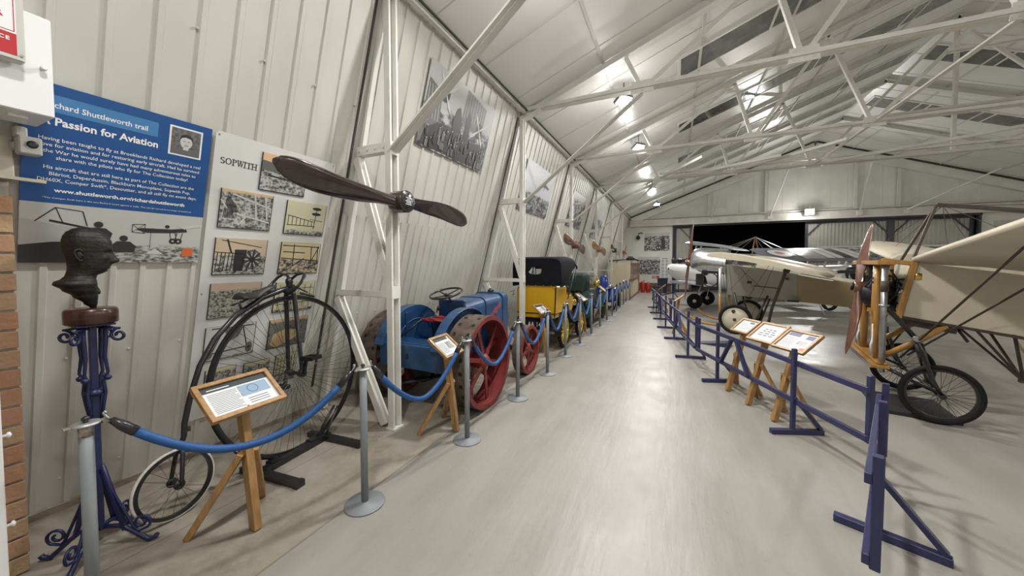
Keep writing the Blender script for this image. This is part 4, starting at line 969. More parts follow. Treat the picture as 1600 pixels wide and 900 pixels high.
fence_section([(-.76,14.5,False),(-.62,15.4,True),(-.10,17.3,True),(.12,18.1,False)],'farthest dark blue fence section turning towards the doorway')

# ------------------------------------------------------------------ propellers on the columns
def propeller(b,rad,chord,hubr,hubt,axis='x',ng=26,thick=.26,taper=0.):
    """two-blade wooden propeller: blades along local y, shaft along local x"""
    for sd in (-1,1):
        secs=[]
        for i in range(ng+1):
            f=i/ng; r=hubr*.5+(rad-hubr*.5)*f
            c=hubr*.95*(1-min(1,f*3.0))+chord*(1.0*min(1,f*3.0))*(.60+.40*min(1,max(0,(f-.1)/.6)))*(1-taper*max(0,(f-.25)/.75))
            if f>.82: c*=math.sqrt(max(0.02,1-((f-.82)/.18)**2))
            tw=R(68-50*f**.7); th=max(.006,(hubt*.62)*(1-f)**1.6+c*.22)
            sweep=-.10*chord*math.sin(PI*f)+(.35*chord*(f**3)*.6)
            q=[]
            for k in range(18):
                a=2*PI*k/18; u=math.cos(a)*c/2+sweep; v=math.sin(a)*th/2*(1 if math.sin(a)>0 else .55)
                # chord direction rotates from the shaft axis to the plane of the disc
                q.append(V((u*math.sin(tw)*sd*-1*-1+v*math.cos(tw), sd*r, u*math.cos(tw)*sd-v*math.sin(tw)*sd)))
            secs.append(q)
        b.loft(secs)
    b.lathe([(0,-hubt/2),(hubr*.92,-hubt/2),(hubr,-hubt*.42),(hubr,hubt*.42),(hubr*.92,hubt/2),(0,hubt/2)],(0,0,0),(1,0,0),32)
    return b
M_prop=mat('dark_polished_mahogany',(.045,.028,.025),.2,.45,.3,3,coat=1.,stretch=(1,6,6))
M_prop2=mat('reddish_propeller_wood',(.20,.075,.045),.25,0,.3,3,coat=.6,stretch=(1,6,6))
M_prop3=mat('honey_propeller_wood',(.40,.20,.09),.25,0,.3,3,coat=.6,stretch=(1,6,6))
def column_prop(y,z,rad,chord,mt,label,rx=0.,x=-2.39,plate=True):
    t=thing('propeller',label,'propeller',(x,y,z)); t.rotation_euler=(rx,0,0)
    b=propeller(MB(),rad,chord,.105,.17,thick=.3,taper=.25); b.xf(M.Diagonal((1,-1,1,1))); b.build('blades',mt,t)
    b=MB(); b.lathe([(0,.082),(.085,.082),(.088,.088),(.085,.092),(0,.092)],(0,0,0),(1,0,0),28)
    for k in range(8): b.lathe([(.006,0),(.006,.005)],(.092,.07*math.cos(k*PI/4),.07*math.sin(k*PI/4)),(1,0,0),6,False)
    if plate:
        b.cm=1
        for k,w in enumerate((.07,.045,.08,.06,.08)): b.box((.0925,0,.03-.015*k),(.001,w,.005))
    b.build('hub_plate',[M_black,M_signwhite],t)
    b=MB(); b.cyl((-.1,0,0),(-.05,0,0),.03,12); b.build('mounting_bracket',M_steel,t)
    return t
column_prop(2.60,2.235,1.19,.225,M_prop,'large dark polished propeller on the nearest white column',R(-1.8))
column_prop(9.05,2.13,1.12,.235,M_prop2,'reddish wooden propeller on the third white column',R(-7))
column_prop(12.3,2.13,1.25,.24,M_prop3,'honey coloured propeller on the fourth white column',R(-6))
column_prop(15.6,2.2,1.0,.21,M_prop,'dark propeller on the fifth white column',R(-8))
column_prop(18.85,2.2,.9,.2,M_prop2,'farthest small propeller on the last white column',R(30))
# ------------------------------------------------------------------ tractor (drives away from the viewer, +y)
M_tblue=mat('tractor_blue_paint',(.016,.068,.18),.34,0,col2=(.011,.046,.125),vscale=5,coat=.25,bump=.08,bscale=30)
M_tred=mat('faded_red_paint',(.24,.028,.028),.5,0,col2=(.15,.022,.020),vscale=7)
M_rust=mat('rusty_brown_iron',(.13,.095,.075),.8,.1,col2=(.07,.05,.04),vscale=11,bump=.4,bscale=50)
M_oily=mat('oily_cast_iron',(.022,.022,.025),.5,.4,.4,12)
t=thing('tractor','old blue tractor with rusty steel wheels and red pan seat','tractor',(-2.64,3.46,0))
T=t
def steel_wheel(parent,c,Rr,w,nsp,name,out=1,hole=True):
    c=V(c); b=MB(); b.band(c,(1,0,0),Rr-.02,Rr,w/2,64); o=b.build(name,M_rust,parent)
    b=MB(); b.band(c,(1,0,0),Rr-.028,Rr-.019,w/2-.004,64); b.band(c+V((w/2*out,0,0)),(1,0,0),Rr-.05,Rr-.002,.006,64); b.build('inner_rim',M_tred,o)
    b=MB()
    for k in range(nsp):
        a=2*PI*k/nsp+.25; s_=1 if k%2 else -1
        p=c+V((s_*.07*min(1,w/.25),math.cos(a)*.05,math.sin(a)*.05)); q=c+V((s_*w*.12,math.cos(a)*(Rr-.03),math.sin(a)*(Rr-.03))); b.bar(p,q,.05 if Rr>.4 else .04,.014,(1,0,0))
    b.build('spokes',M_tred,o)
    b=MB(); b.lathe([(0,-w*.42),(.05,-w*.42),(.085,-w*.30),(.085,w*.28),(.06,w*.36),(.045,w*.45),(0,w*.45)],c,(1,0,0),20); b.build('hub',M_tred,o)
    if hole:
        b=MB()
        for k in range(24):
            a=2*PI*k/24
            for dx in (-.3,.3):
                p=c+V((dx*w,math.cos(a)*(Rr+.0005),math.sin(a)*(Rr+.0005))); rd=V((0,math.cos(a),math.sin(a))); tg=V((0,-math.sin(a),math.cos(a)))
                b.obox(p,[V((1,0,0)),tg,rd],[.019,.019,.002])
        b.build('lug_holes',M_oily,o)
    return o
RR=.525
steel_wheel(T,(.60,0,RR),RR,.28,12,'rear_wheel',1); steel_wheel(T,(-.61,0,RR),RR,.28,12,'rear_wheel',-1)
steel_wheel(T,(.63,1.34,.36),.36,.14,10,'front_wheel',1,False); steel_wheel(T,(-.63,1.34,.36),.36,.14,10,'front_wheel',-1,False)
for s_ in (-1,1):                         # fenders: arched top with an inner side plate
    b=MB(); x0=s_*.34; xa=s_*.45
    arc=[(math.cos(R(a))*.60,math.sin(R(a))*.60) for a in range(200,-11,-10)]
    pl=[(y,z+RR) for y,z in arc if z+RR>(.66 if y<0 else .42)]
    b.prism(pl,(x0,0,0),(0,1,0),(0,0,1),.012*1)
    b.band((s_*.40,0,RR),(1,0,0),.590,.602,.07,30,None) if False else None
    vs=[];fs=[]
    for y,z in pl: vs+=[V((s_*.335,y,z)),V((s_*.455,y,z)),V((s_*.455,y*.985,z-.012)),V((s_*.335,y*.985,z-.012))]
    for i in range(len(pl)-1):
        for k in range(4): fs.append((i*4+k,i*4+(k+1)%4,i*4+4+(k+1)%4,i*4+4+k))
    b.add(vs,fs)
    b.ring((s_*.33,.02,RR+.06),(1,0,0),.36,.012,28,6,arc=(0.1,PI-.1))
    b.bar((s_*.325,-.17,.70),(s_*.325,-.17,1.05),.03,.025,(1,0,0)); b.build('fender',M_tblue,T,bevel=.004)
b=MB(); b.box((0.03,-.50,.625),(.86,.05,.26)); b.box((.03,-.36,.752),(.86,.32,.016)); b.box((.03,-.475,.762),(.88,.03,.02)); b.build('rear_platform',M_tblue,T,bevel=.006)
b=MB(); b.bar((.0,-.528,.66),(.0,-.528,.60),.02,.012,(0,1,0)); b.build('latch',M_black,T)
# body castings
b=MB(); b.box((0,.1,.52),(.36,.7,.34)); b.lathe([(.0,-.34),(.11,-.34),(.16,-.2),(.17,0),(.16,.2),(.11,.34),(0,.34)],(0,0,RR),(1,0,0),20); b.box((0,.7,.50),(.34,.6,.26)); b.cyl((0,-.3,.40),(0,.2,.36),.13,16); b.lathe([(.05,-.5),(.05,.5)],(0,0,RR),(1,0,0),12)
b.bar((-.2,-.55,.30),(.25,-.15,.36),.1,.03); b.box((0,1.34,.36),(1.1,.06,.07)); b.box((0,1.3,.5),(.14,.16,.3)); b.build('transmission_casing',M_oily,T,bevel=.012)
# bonnet / fuel tank with rounded top edges and radiator tank
def hoodsec(y,w,z0,z1,r=.07):
    P=[]
    for cx_,cz_,a0 in ((w/2-r,z1-r,0),(-w/2+r,z1-r,90)):
        for k in range(7): a=R(a0+15*k); P.append(V((cx_+r*math.cos(a),y,cz_+r*math.sin(a))))
    return [V((w/2,y,z0))]+P+[V((-w/2,y,z0))]
b=MB(); b.loft([hoodsec(.36,.44,.74,1.13,.11),hoodsec(.80,.47,.72,1.16,.11)],smooth=False); b.build('fuel_tank',M_tblue,T)
b=MB(); b.loft([hoodsec(.81,.49,.70,1.17,.11),hoodsec(1.30,.50,.68,1.18,.11)],smooth=False); h=b.build('bonnet',M_tblue,T)
b=MB(); b.loft([hoodsec(1.31,.52,.50,1.195,.09),hoodsec(1.47,.52,.50,1.195,.09)],smooth=False); b.build('radiator',M_tblue,T)
b=MB(); b.lathe([(.05,0),(.05,.03),(.03,.04),(.03,.055),(0,.055)],(0,1.39,1.195),(0,0,1),14); b.build('radiator_cap',M_black,T)
b=MB(); b.prism([(.88,.86),(.98,.87),(1.03,.92),(1.12,.90),(1.16,.97),(1.25,.98),(1.26,1.05),(1.18,1.08),(1.12,1.0),(1.04,1.0),(.97,.93),(.90,.93)],(.2515,0,0),(0,1,0),(0,0,1),.0012); b.build('faded_red_mark',mat('worn_red_lettering',(.22,.05,.07),.6),h)
b=MB(); b.box((0,.33,.95),(.40,.05,.44)); b.build('dash_panel',mat('dark_navy_paint',(.010,.03,.085),.4),T,bevel=.01)
b=MB(); b.cyl((0,.46,1.0),(-.0,.22,1.245),.014,10); b.build('steering_column',M_black,T)
cw=V((-.0,.20,1.265)); ax=V((-.05,-.28,1)).normalized(); b=MB(); b.ring(cw,ax,.205,.0135,40,8); _,a,c_=frame(ax)
for k in range(4): g_=k*PI/2+.3; b.tube([cw-ax*.03,cw+(a*math.cos(g_)+c_*math.sin(g_))*.2],.009,6)
b.ball(cw-ax*.025,.03,10,6); b.build('steering_wheel',M_black,T)
# pan seat
b=MB(); secs=[]
for i in range(9):
    f=-1+2*i/8; y=f*.17; w=.20*math.sqrt(max(.06,1-(f*.93)**2)); lift=.018*f*f+(.012 if f<-.8 else 0)
    secs.append([V((w*u+.07,y-.06,.965+lift+.012*u*u)) for u in (-1,-.75,-.4,0,.4,.75,1)]+[V((w*u+.07,y-.06,.945+lift+.012*u*u)) for u in (1,.75,.4,0,-.4,-.75,-1)])
b.loft(secs); b.cm=1
for k in range(9):
    for j in (-1,0,1):
        u=-.8+.2*k; b.obox(V((u*.17+.07,-.06+.1*j,.9675+.012*u*u+.007*(j*j))),[V((1,0,0)),V((0,1,0)),V((0,0,1))],[.007,.022,.003])
s=b.build('seat',[mat('red_pan_seat',(.30,.018,.025),.4,0,.2,10),M_oily],T)
b=MB(); b.tube([V((.07,-.06,.94)),V((.04,.04,.88)),V((0,.2,.70))],.022,6,sx=.5); b.build('seat_spring',M_black,T)
b=MB(); b.tube([V((-.14,.20,.65)),V((-.12,.05,.9)),V((-.10,.16,1.06))],.011,6); b.tube([V((-.10,.155,1.05)),V((-.098,.18,1.10))],.016,8); b.tube([V((-.30,-.33,.76)),V((-.12,.02,1.03))],.013,6); b.build('lever',M_black,T)
b=MB(); b.tube([V((.28,.4,.9)),V((.32,.7,.86)),V((.30,1.0,.6))],.03,10); b.build('exhaust_pipe',M_rust,T)

# ------------------------------------------------------------------ yellow veteran car, tail towards the viewer
M_yel=mat('yellow_coachwork',(.60,.34,.010),.22,0,.04,3,coat=.5)
M_hood=mat('black_hood_canvas',(.009,.009,.012),.85,0,.2,30,bump=.3,bscale=160,spec=.15)
M_ywh=mat('yellow_wheel_paint',(.66,.47,.02),.3,0,coat=.3)
t=thing('veteran_car','yellow veteran car with a black canvas hood and number AA 141','car',(-2.36,6.62,0)); C_=t
def art_wheel(parent,c,Rr,mt,name,ns=12,tyre=.035):
    c=V(c); b=MB(); b.ring(c,(1,0,0),Rr-tyre,tyre,44,10); o=b.build(name,M_rubber,parent)
    b=MB(); b.band(c,(1,0,0),Rr-2*tyre-.02,Rr-1.7*tyre,.022,44); b.build('rim',mt,o)
    b=MB()
    for k in range(ns):
        a=2*PI*k/ns; b.tube([c+V((0,math.cos(a)*.03,math.sin(a)*.03)),c+V((0,math.cos(a)*(Rr-2*tyre-.01),math.sin(a)*(Rr-2*tyre-.01)))],[.016,.012],6)
    b.build('spokes',mt,o)
    b=MB(); b.lathe([(0,-.06),(.05,-.06),(.055,-.03),(.055,.03),(.05,.05),(.03,.055),(.028,.085),(0,.09)],c,(1,0,0),18); b.build('hub',mt,o); return o
for x in (-.40,.40): art_wheel(C_,(x,-.02,.33),.33,M_ywh,'rear_wheel')
for x in (-.40,.42): art_wheel(C_,(x,1.14,.31),.31,M_ywh,'front_wheel')
# rear tub: bowed panel with rounded upper corners
def tub(x0,x1,y,z0,z1,r):
    P=[V((x0,y,z0)),V((x1,y,z0))]
    for cx_,cz_,a0 in ((x1-r,z1-r,0),(x0+r,z1-r,90)):
        for k in range(6): a=R(a0+18*k); P.append(V((cx_+r*math.cos(a),y,cz_+r*math.sin(a))))
    return P
b=MB(); b.loft([tub(-.36,.36,-.50,.70,1.215,.09),tub(-.385,.385,-.53,.72,1.225,.09),tub(-.39,.40,-.47,.72,1.235,.07),tub(-.40,.41,.10,.72,1.20,.05)],smooth=False); b.build('rear_body',M_yel,C_)
b=MB(); b.loft([tub(-.37,.37,-.52,.63,.705,.02),tub(-.38,.39,.15,.63,.705,.02)],smooth=False); b.build('lower_body_panel',M_yel,C_)
b=MB(); b.box((0,-.525,.711),(.76,.02,.016)); b.bar((.372,-.52,.64),(.39,-.52,1.2),.02,.02,(0,1,0)); b.bar((.405,-.2,.712),(.41,.12,.712),.012,.016); b.build('black_beading',M_black,C_)
b=MB(); P=[]
b.prism([(.10,.66),(.42,.66),(.56,.70),(.60,.80),(.58,.93),(.46,1.0),(.25,1.0),(.10,1.06)],(.34,0,0),(0,1,0),(0,0,1),.07); b.prism([(.10,.66),(.42,.66),(.56,.70),(.60,.80),(.58,.93),(.46,1.0),(.25,1.0),(.10,1.06)],(-.41,0,0),(0,1,0),(0,0,1),.07)
b.build('front_seat_side',M_yel,C_,bevel=.012)
b=MB(); b.box((0,.32,.95),(.68,.4,.14)); b.box((0,.12,1.1),(.68,.1,.3)); b.build('front_seat',M_hood,C_,bevel=.03)
# canvas hood: bowed roof, back curtain with an oval window
def hs(y,w,z0,z1,r): return tub(-w/2,w/2,y,z0,z1,r)
b=MB(); secs=[]
for y,zt in ((-.545,1.60),(-.50,1.70),(-.38,1.752),(.1,1.77),(.5,1.75),(.62,1.70),(.68,1.63)):
    secs.append(hs(y,.92,1.56 if y>-.3 else 1.23,zt,.10))
b2=MB(); o=b2
# roof and quarters as an open shell
def shell(pts_y,wid,zlow,mt,name):
    q=MB(); S=[]
    for (y,zt),zl in zip(pts_y,zlow):
        r=.11; L=[V((wid/2,y,zl))]
        for cx_,a0 in ((wid/2-r,0),(-wid/2+r,90)):
            for k in range(7): a=R(a0+15*k); L.append(V((cx_+r*math.cos(a),y,zt-r+r*math.sin(a))))
        L.append(V((-wid/2,y,zl))); n=len(L)
        inner=[p+V((-.012*(1 if p.x>0 else -1),0,-.012)) for p in L][::-1]
        S.append(L+inner)
    q.loft(S,True,True,True); return q.build(name,mt,C_)
roofo=shell([(-.52,1.66),(-.46,1.735),(-.30,1.765),(.1,1.775),(.45,1.755),(.60,1.70),(.68,1.63)],.96,[1.22,1.22,1.22,1.40,1.56,1.60,1.585],M_hood,'hood_roof')
# back curtain with oval opening
outer=[]; N=48; hole=[]
wd,hz0,hz1=.48,1.225,1.735
for k in range(N):
    a=2*PI*k/N; c_,s_=math.cos(a),math.sin(a); e=.32
    ox=wd*math.copysign(abs(c_)**e,c_); oz=(hz0+hz1)/2+(hz1-hz0)/2*math.copysign(abs(s_)**e,s_)
    outer.append((ox,oz)); hole.append((-.02+.135*math.copysign(abs(c_)**.8,c_),1.505+.068*math.copysign(abs(s_)**.8,s_)))
b=MB(); vs=[V((x,-.515-.012*(0 if abs(x)>.4 else 1),z)) for x,z in outer]+[V((x,-.527,z)) for x,z in hole]+[V((x,-.50,z)) for x,z in outer]+[V((x,-.505,z)) for x,z in hole]
fs=[]
for k in range(N):
    j=(k+1)%N; fs+=[(k,j,N+j,N+k),(2*N+k,3*N+k,3*N+j,2*N+j),(N+k,N+j,3*N+j,3*N+k),(k,2*N+k,2*N+j,j)]
b.add(vs,fs); cu=b.build('back_curtain',M_hood,C_)
b=MB(); b.ring((-.02,-.528,1.505),(0,1,0),.1,.004,4,4) if False else None
b.tube([V((-.075,-.50,1.58)),V((-.05,-.50,1.42))],.006,5); b.build('window_strap',M_hood,C_)
b=MB()
for x in (-.3,-.15,0,.15,.3): b.lathe([(.009,0),(.009,.004),(.004,.007)],(x,-.535,1.235),(0,-1,0),8)
b.build('hood_studs',M_brass,C_)
for s_ in (-1,1):
    b=MB(); b.tube([V((.455*s_,.05,.95)),V((.462*s_,.35,1.3)),V((.465*s_,.62,1.66))],.012,6); b.tube([V((.455*s_,.10,1.0)),V((.46*s_,.12,1.4)),V((.46*s_,-.1,1.7))],.011,6)
    b.tube([V((.46*s_,.62,1.64)),V((.44*s_,.66,1.2)),V((.40*s_,.72,.8))],.009,6); b.build('hood_iron',M_black,C_)
b=MB(); b.box((0,.32,.52),(.56,1.5,.10)); b.box((0,-.42,.50),(.62,.12,.22)); b.bar((-.42,-.02,.33),(.42,-.02,.33),.05,.05); b.bar((-.42,1.14,.31),(.42,1.14,.31),.04,.04)
for s_ in (-1,1):
    b.tube([V((.30*s_,-.45,.45)),V((.32*s_,0,.37)),V((.30*s_,.4,.47))],.02,6); b.tube([V((.30*s_,.8,.45)),V((.32*s_,1.14,.35)),V((.30*s_,1.4,.47))],.018,6)
b.build('chassis',M_black,C_)
b=MB()
for s_ in (-1,1):
    arc=[V((.40*s_,-.02+.40*math.cos(R(a)),.33+.40*math.sin(R(a)))) for a in range(185,20,-12)]+[V((.41*s_,.42,.44)),V((.42*s_,.75,.45)),V((.42*s_,.95,.60)),V((.42*s_,1.14,.68)),V((.42*s_,1.38,.62))]
    S=[[p+V((-.07,0,0)),p+V((.07,0,0)),p+V((.07,0,-.012)),p+V((-.07,0,-.012))] for p in arc]; b.loft(S,smooth=False)
b.build('mudguards',M_black,C_)
b=MB(); b.loft([hs(.66,.42,.56,.96,.06),hs(1.20,.38,.54,.92,.06)],smooth=False); b.build('bonnet',M_yel,C_)
b=MB(); b.loft([hs(1.21,.42,.48,.97,.05),hs(1.27,.42,.48,.97,.05)],smooth=False); b.build('radiator',M_brass,C_)
for s_ in (-1,1):
    b=MB(); b.lathe([(0,-.08),(.04,-.07),(.075,0),(.085,.06),(.078,.075),(0,.078)],(.36*s_,.72,.80),(0,1,0),18); b.lathe([(.03,0),(.03,.05),(.015,.06)],(.36*s_,.72,.87),(0,0,1),12); b.bar((.36*s_,.72,.72),(.3*s_,.72,.55),.02,.02); b.build('lamp',M_brass,C_)
b=MB(); b.ring((.16,.58,1.08),V((0,-.7,.7)),.15,.012,28,6); b.tube([V((.16,.58,1.08)),V((.16,.85,.85))],.012,6)
b.tube([V((.16,.58,1.08)),V((.30,.60,1.09))],.008,5); b.tube([V((.16,.58,1.08)),V((.02,.60,1.09))],.008,5); b.build('steering_wheel',M_black,C_)
b=MB(); b.tube([V((-.47,-.45,1.05)),V((-.53,-.42,1.02)),V((-.50,-.40,1.12)),V((-.58,-.4,1.08))],.006,6); b.build('horn_pipe',M_black,C_)
b=MB(); b.cm=0; b.box((.0,-.60,.515),(.44,.012,.13)); b.bar((-.02,-.6,.52),(-.02,-.5,.52),.2,.02); b.cm=1; text_into(b,'AA 141',.125,(.03,-.608,.47),(1,0,0),(0,0,1),.002,'CENTER',1.15,.29); b.build('number_plate',[M_black,M_signwhite],C_)

# ------------------------------------------------------------------ dark green vintage car ahead of the yellow one
M_grn=mat('dark_green_coachwork',(.012,.055,.045),.22,0,.08,4,coat=.5); M_grnc=mat('dark_green_canvas',(.012,.030,.024),.7,0,.15,20,bump=.25,bscale=140)
t=thing('vintage_car','dark green vintage car with folded hood and brass lamps','car',(-2.42,9.2,0)); G=t
for x in (-.46,.46): art_wheel(G,(x,-.25,.34),.34,M_black,'rear_wheel'); art_wheel(G,(x,1.45,.34),.34,M_black,'front_wheel')
b=MB(); b.loft([tub(-.44,.44,-.70,.58,1.0,.1),tub(-.47,.47,-.55,.55,1.02,.1),tub(-.48,.48,.2,.55,.98,.06),tub(-.40,.40,.75,.55,.95,.06)],smooth=False); b.build('body',M_grn,G)
b=MB(); b.loft([tub(-.40,.40,-.80,.98,1.34,.06),tub(-.46,.46,-.76,.96,1.40,.08),tub(-.47,.47,-.40,.98,1.41,.08),tub(-.46,.46,-.34,1.0,1.36,.06)],smooth=True); b.build('folded_hood',M_grnc,G)
b=MB(); b.loft([hs(.76,.56,.55,.98,.1),hs(1.5,.46,.55,.93,.1)],smooth=False); b.build('bonnet',M_grn,G)
b=MB(); b.loft([hs(1.5,.5,.48,1.0,.07),hs(1.58,.5,.48,1.0,.07)],smooth=False); b.lathe([(.03,1.0),(.03,1.04),(0,1.05)],(0,1.54,0),(0,0,1),10); b.build('radiator',M_brass,G)
b=MB(); b.box((0,.5,.45),(.6,2.3,.1)); b.bar((-.46,-.25,.34),(.46,-.25,.34),.05,.05); b.bar((-.46,1.45,.34),(.46,1.45,.34),.05,.05); b.build('chassis',M_black,G)
b=MB()
for s_ in (-1,1):
    arc=[V((.46*s_,-.25+.41*math.cos(R(a)),.34+.41*math.sin(R(a)))) for a in range(185,15,-12)]+[V((.47*s_,.3,.42)),V((.47*s_,.9,.42)),V((.47*s_,1.1,.55)),V((.47*s_,1.4,.75)),V((.47*s_,1.75,.66))]
    b.loft([[p+V((-.08,0,0)),p+V((.08,0,0)),p+V((.08,0,-.014)),p+V((-.08,0,-.014))] for p in arc],smooth=False)
b.build('mudguards',M_grn,G)
b=MB(); b.bar((-.42,.62,.95),(-.42,.70,1.28),.02,.02); b.bar((.42,.62,.95),(.42,.70,1.28),.02,.02); b.bar((-.42,.70,1.28),(.42,.70,1.28),.02,.02); b.bar((-.42,.62,.97),(.42,.62,.97),.02,.02); b.build('windscreen_frame',M_brass,G)
for s_ in (-1,1):
    b=MB(); b.lathe([(0,-.10),(.05,-.09),(.095,0),(.10,.05),(.09,.06),(0,.062)],(.40*s_,.80,1.08),(0,1,0),18); b.lathe([(.03,0),(.035,.06),(.02,.08)],(.40*s_,.80,1.16),(0,0,1),10); b.bar((.40*s_,.80,1.0),(.42*s_,.80,.6),.025,.025); b.build('lamp',M_brass,G)
b=MB(); b.ring((.18,.42,1.12),V((0,-.7,.7)),.17,.012,28,6); b.tube([V((.18,.42,1.12)),V((.18,.75,.85))],.012,6); b.build('steering_wheel',M_black,G)

# ------------------------------------------------------------------ glossy blue machine with a tall rounded casing
M_gloss=mat('glossy_bright_blue',(.008,.035,.30),.16,0,.05,4,coat=.8)
t=thing('blue_vehicle','glossy bright blue small vehicle with a tall rounded casing','vehicle',(-2.30,12.6,0)); B_=t
b=MB(); b.lathe([(.17,.45),(.175,.55),(.165,.95),(.15,1.08),(.12,1.16),(.06,1.21),(.03,1.215),(.03,1.24),(0,1.245)],(0,0,0),(0,0,1),24); b.build('tall_casing',M_gloss,B_)
b=MB(); b.loft([tub(-.28,.28,-.1,.40,.78,.12),tub(-.30,.30,.4,.38,.84,.14),tub(-.26,.26,1.3,.40,.80,.12)],smooth=True); b.build('body',M_gloss,B_)
for s_ in (-1,1):
    b=MB(); secs=[]
    for i in range(11):
        a=PI*i/10; secs.append([V((s_*.36+.10*math.cos(2*PI*k/12),-.02-.33*math.cos(a)+0,.36+.40*math.sin(a)+.05*math.sin(2*PI*k/12))) for k in range(12)])
    b.loft(secs); b.build('mudguard',M_gloss,B_)
    art_wheel(B_,(s_*.36,-.02,.29),.29,M_chrome,'front_wheel',10,.045); art_wheel(B_,(s_*.36,1.25,.29),.29,M_chrome,'rear_wheel',10,.045)
    b=MB(); b.lathe([(0,-.07),(.05,-.06),(.075,0),(.075,.04),(0,.05)],(s_*.25,-.16,.83),(0,-1,0),16); b.build('lamp',M_chrome,B_)
b=MB(); b.bar((-.36,-.02,.29),(.36,-.02,.29),.05,.05); b.bar((-.36,1.25,.29),(.36,1.25,.29),.05,.05); b.box((0,.6,.36),(.4,1.5,.08)); b.build('chassis',M_black,B_)

# ------------------------------------------------------------------ cream cabinet booth, extinguishers, bin, gun
M_hard=mat('cream_board',(.60,.53,.38),.55,0,.05,3); M_woodbr=mat('brown_stained_timber',(.24,.11,.045),.5,0,.3,6)
t=thing('display_booth','tall cream booth with a brown framed glazed upper side','cabinet',(-2.3,16.55,0)); X0,X1,YL=-.52,.47,3.9
b=MB(); b.box(((X0+X1)/2,YL/2,.83),(X1-X0,YL,1.66)); b.build('carcass',M_hard,t,bevel=.006)
b=MB(); 
for k in range(5): b.box((X1+.012,.08+k*(YL-.16)/4,1.25),(.03,.09,.8))
for z in (.86,1.62): b.box((X1+.012,YL/2,z),(.03,YL,.09))
b.box((X1+.01,YL-.02,.8),(.06,.1,1.6)); b.build('timber_frame',M_woodbr,t)
b=MB()
for k in range(4): b.box((X1+.004,.08+(k+.5)*(YL-.16)/4,1.24),(.01,(YL-.16)/4-.09,.66))
b.build('glazing',mat('dim_glass',(.24,.23,.21),.12,0,.3,5),t)
b=MB(); b.box((X1+.004,YL/2,.05),(.02,YL,.1)); b.build('plinth',M_woodbr,t)
M_ext=mat('extinguisher_red',(.50,.02,.015),.3,0,coat=.4)
for k,(x,y,l) in enumerate(((-1.62,20.75,'taller red fire extinguisher at the end of the cream booth'),(-1.36,20.9,'right red fire extinguisher beside the brown dado'))):
    t=thing('fire_extinguisher',l,'fire extinguisher',(x,y,0),0,'fire extinguishers')
    b=MB(); h=.62-.08*k; b.lathe([(.10,0),(.11,.02),(.11,h-.1),(.08,h-.03),(.03,h),(.03,h+.02)],n=18); b.build('cylinder',M_ext,t)
    b=MB(); b.bar((0,0,h+.02),(.1,0,h+.07),.03,.02); b.tube([V((0,0,h+.03)),V((-.12,0,h-.02)),V((-.14,0,h-.3))],.015,6); b.build('valve_hose',M_black,t)
t=thing('waste_bin','dark blue square bin standing against the brown dado','bin',(-.62,20.95,0)); b=MB(); b.loft([[V((s*.21,q*.21,0)) for s,q in((-1,-1),(1,-1),(1,1),(-1,1))],[V((s*.26,q*.26,.78)) for s,q in((-1,-1),(1,-1),(1,1),(-1,1))]],smooth=False); b.build('bin_body',mat('bin_dark_blue',(.015,.02,.045),.5),t,bevel=.01)
b=MB(); b.box((0,0,.80),(.56,.56,.05)); b.build('bin_lid',M_black,t,bevel=.01)
t=thing('machine_gun','dark old machine gun resting on top of the cream booth','gun',(-2.15,17.1,1.66))
b=MB(); b.cyl((-.55,0,.10),(.1,0,.16),.028,10); b.box((.25,0,.17),(.36,.09,.12)); b.cyl((-.7,0,.09),(-.5,0,.105),.04,10); b.lathe([(.13,0),(.13,.05),(.05,.06)],(.25,0,.24),(0,0,1),18); b.bar((.42,0,.16),(.62,0,.10),.05,.07); b.build('gun_body',M_black,t)
b=MB()
for s_ in (-1,1): b.tube([V((-.3,0,.12)),V((-.38,.12*s_,0.008))],.01,5)
b.tube([V((.3,0,.12)),V((.3,0,.008))],.014,5); b.build('bipod',M_black,t)
t=thing('wall_speaker','black spot fitting high on the white gable corner','spotlight',(-2.02,YB-.02,3.2)); b=MB(); b.ball((0,-.12,-.05),.12,12,8); b.bar((0,0,.12),(0,-.12,-.02),.03,.03); b.tube([V((.0,-.02,.18)),V((.12,-.02,.24)),V((.26,-.02,.2))],.03,6); b.build('spot_body',M_black,t)
# ------------------------------------------------------------------ aeroplanes
M_linen=mat('cream_doped_linen',(.60,.54,.42),.5,0,col2=(.52,.465,.36),vscale=2.2,bump=.04,bscale=40)
M_linen2=mat('tan_doped_fabric',(.46,.37,.215),.5,0,col2=(.40,.32,.18),vscale=2)
M_linen3=mat('grey_cream_fabric',(.47,.455,.41),.5,0,col2=(.41,.40,.36),vscale=2)
M_ash=mat('varnished_ash',(.40,.21,.05),.38,0,col2=(.29,.14,.035),vscale=5,stretch=(6,6,1.2),coat=.25)
M_alu=mat('burnished_aluminium',(.62,.63,.64),.24,.95,.12,9,bump=.05,bscale=30)
M_silver=mat('silver_dope',(.42,.44,.47),.4,.4,.06,3)
M_wire=mat('dark_wire',(.03,.028,.026),.5,.4)
M_strut=mat('dark_brown_strut',(.055,.04,.032),.5,0,.2,10)
M_bprop=mat('red_brown_propeller',(.125,.05,.03),.25,0,.25,4,coat=.6,stretch=(5,5,1))
M_whitep=mat('white_aircraft_paint',(.72,.72,.71),.3,0,.03,4,coat=.3)
AIR=[(1,0),(.92,.035),(.75,.06),(.5,.085),(.28,.092),(.12,.078),(.04,.05),(0,.012),(.0,-.008),(.04,-.018),(.15,-.012),(.35,.012),(.6,.02),(.85,.008)]
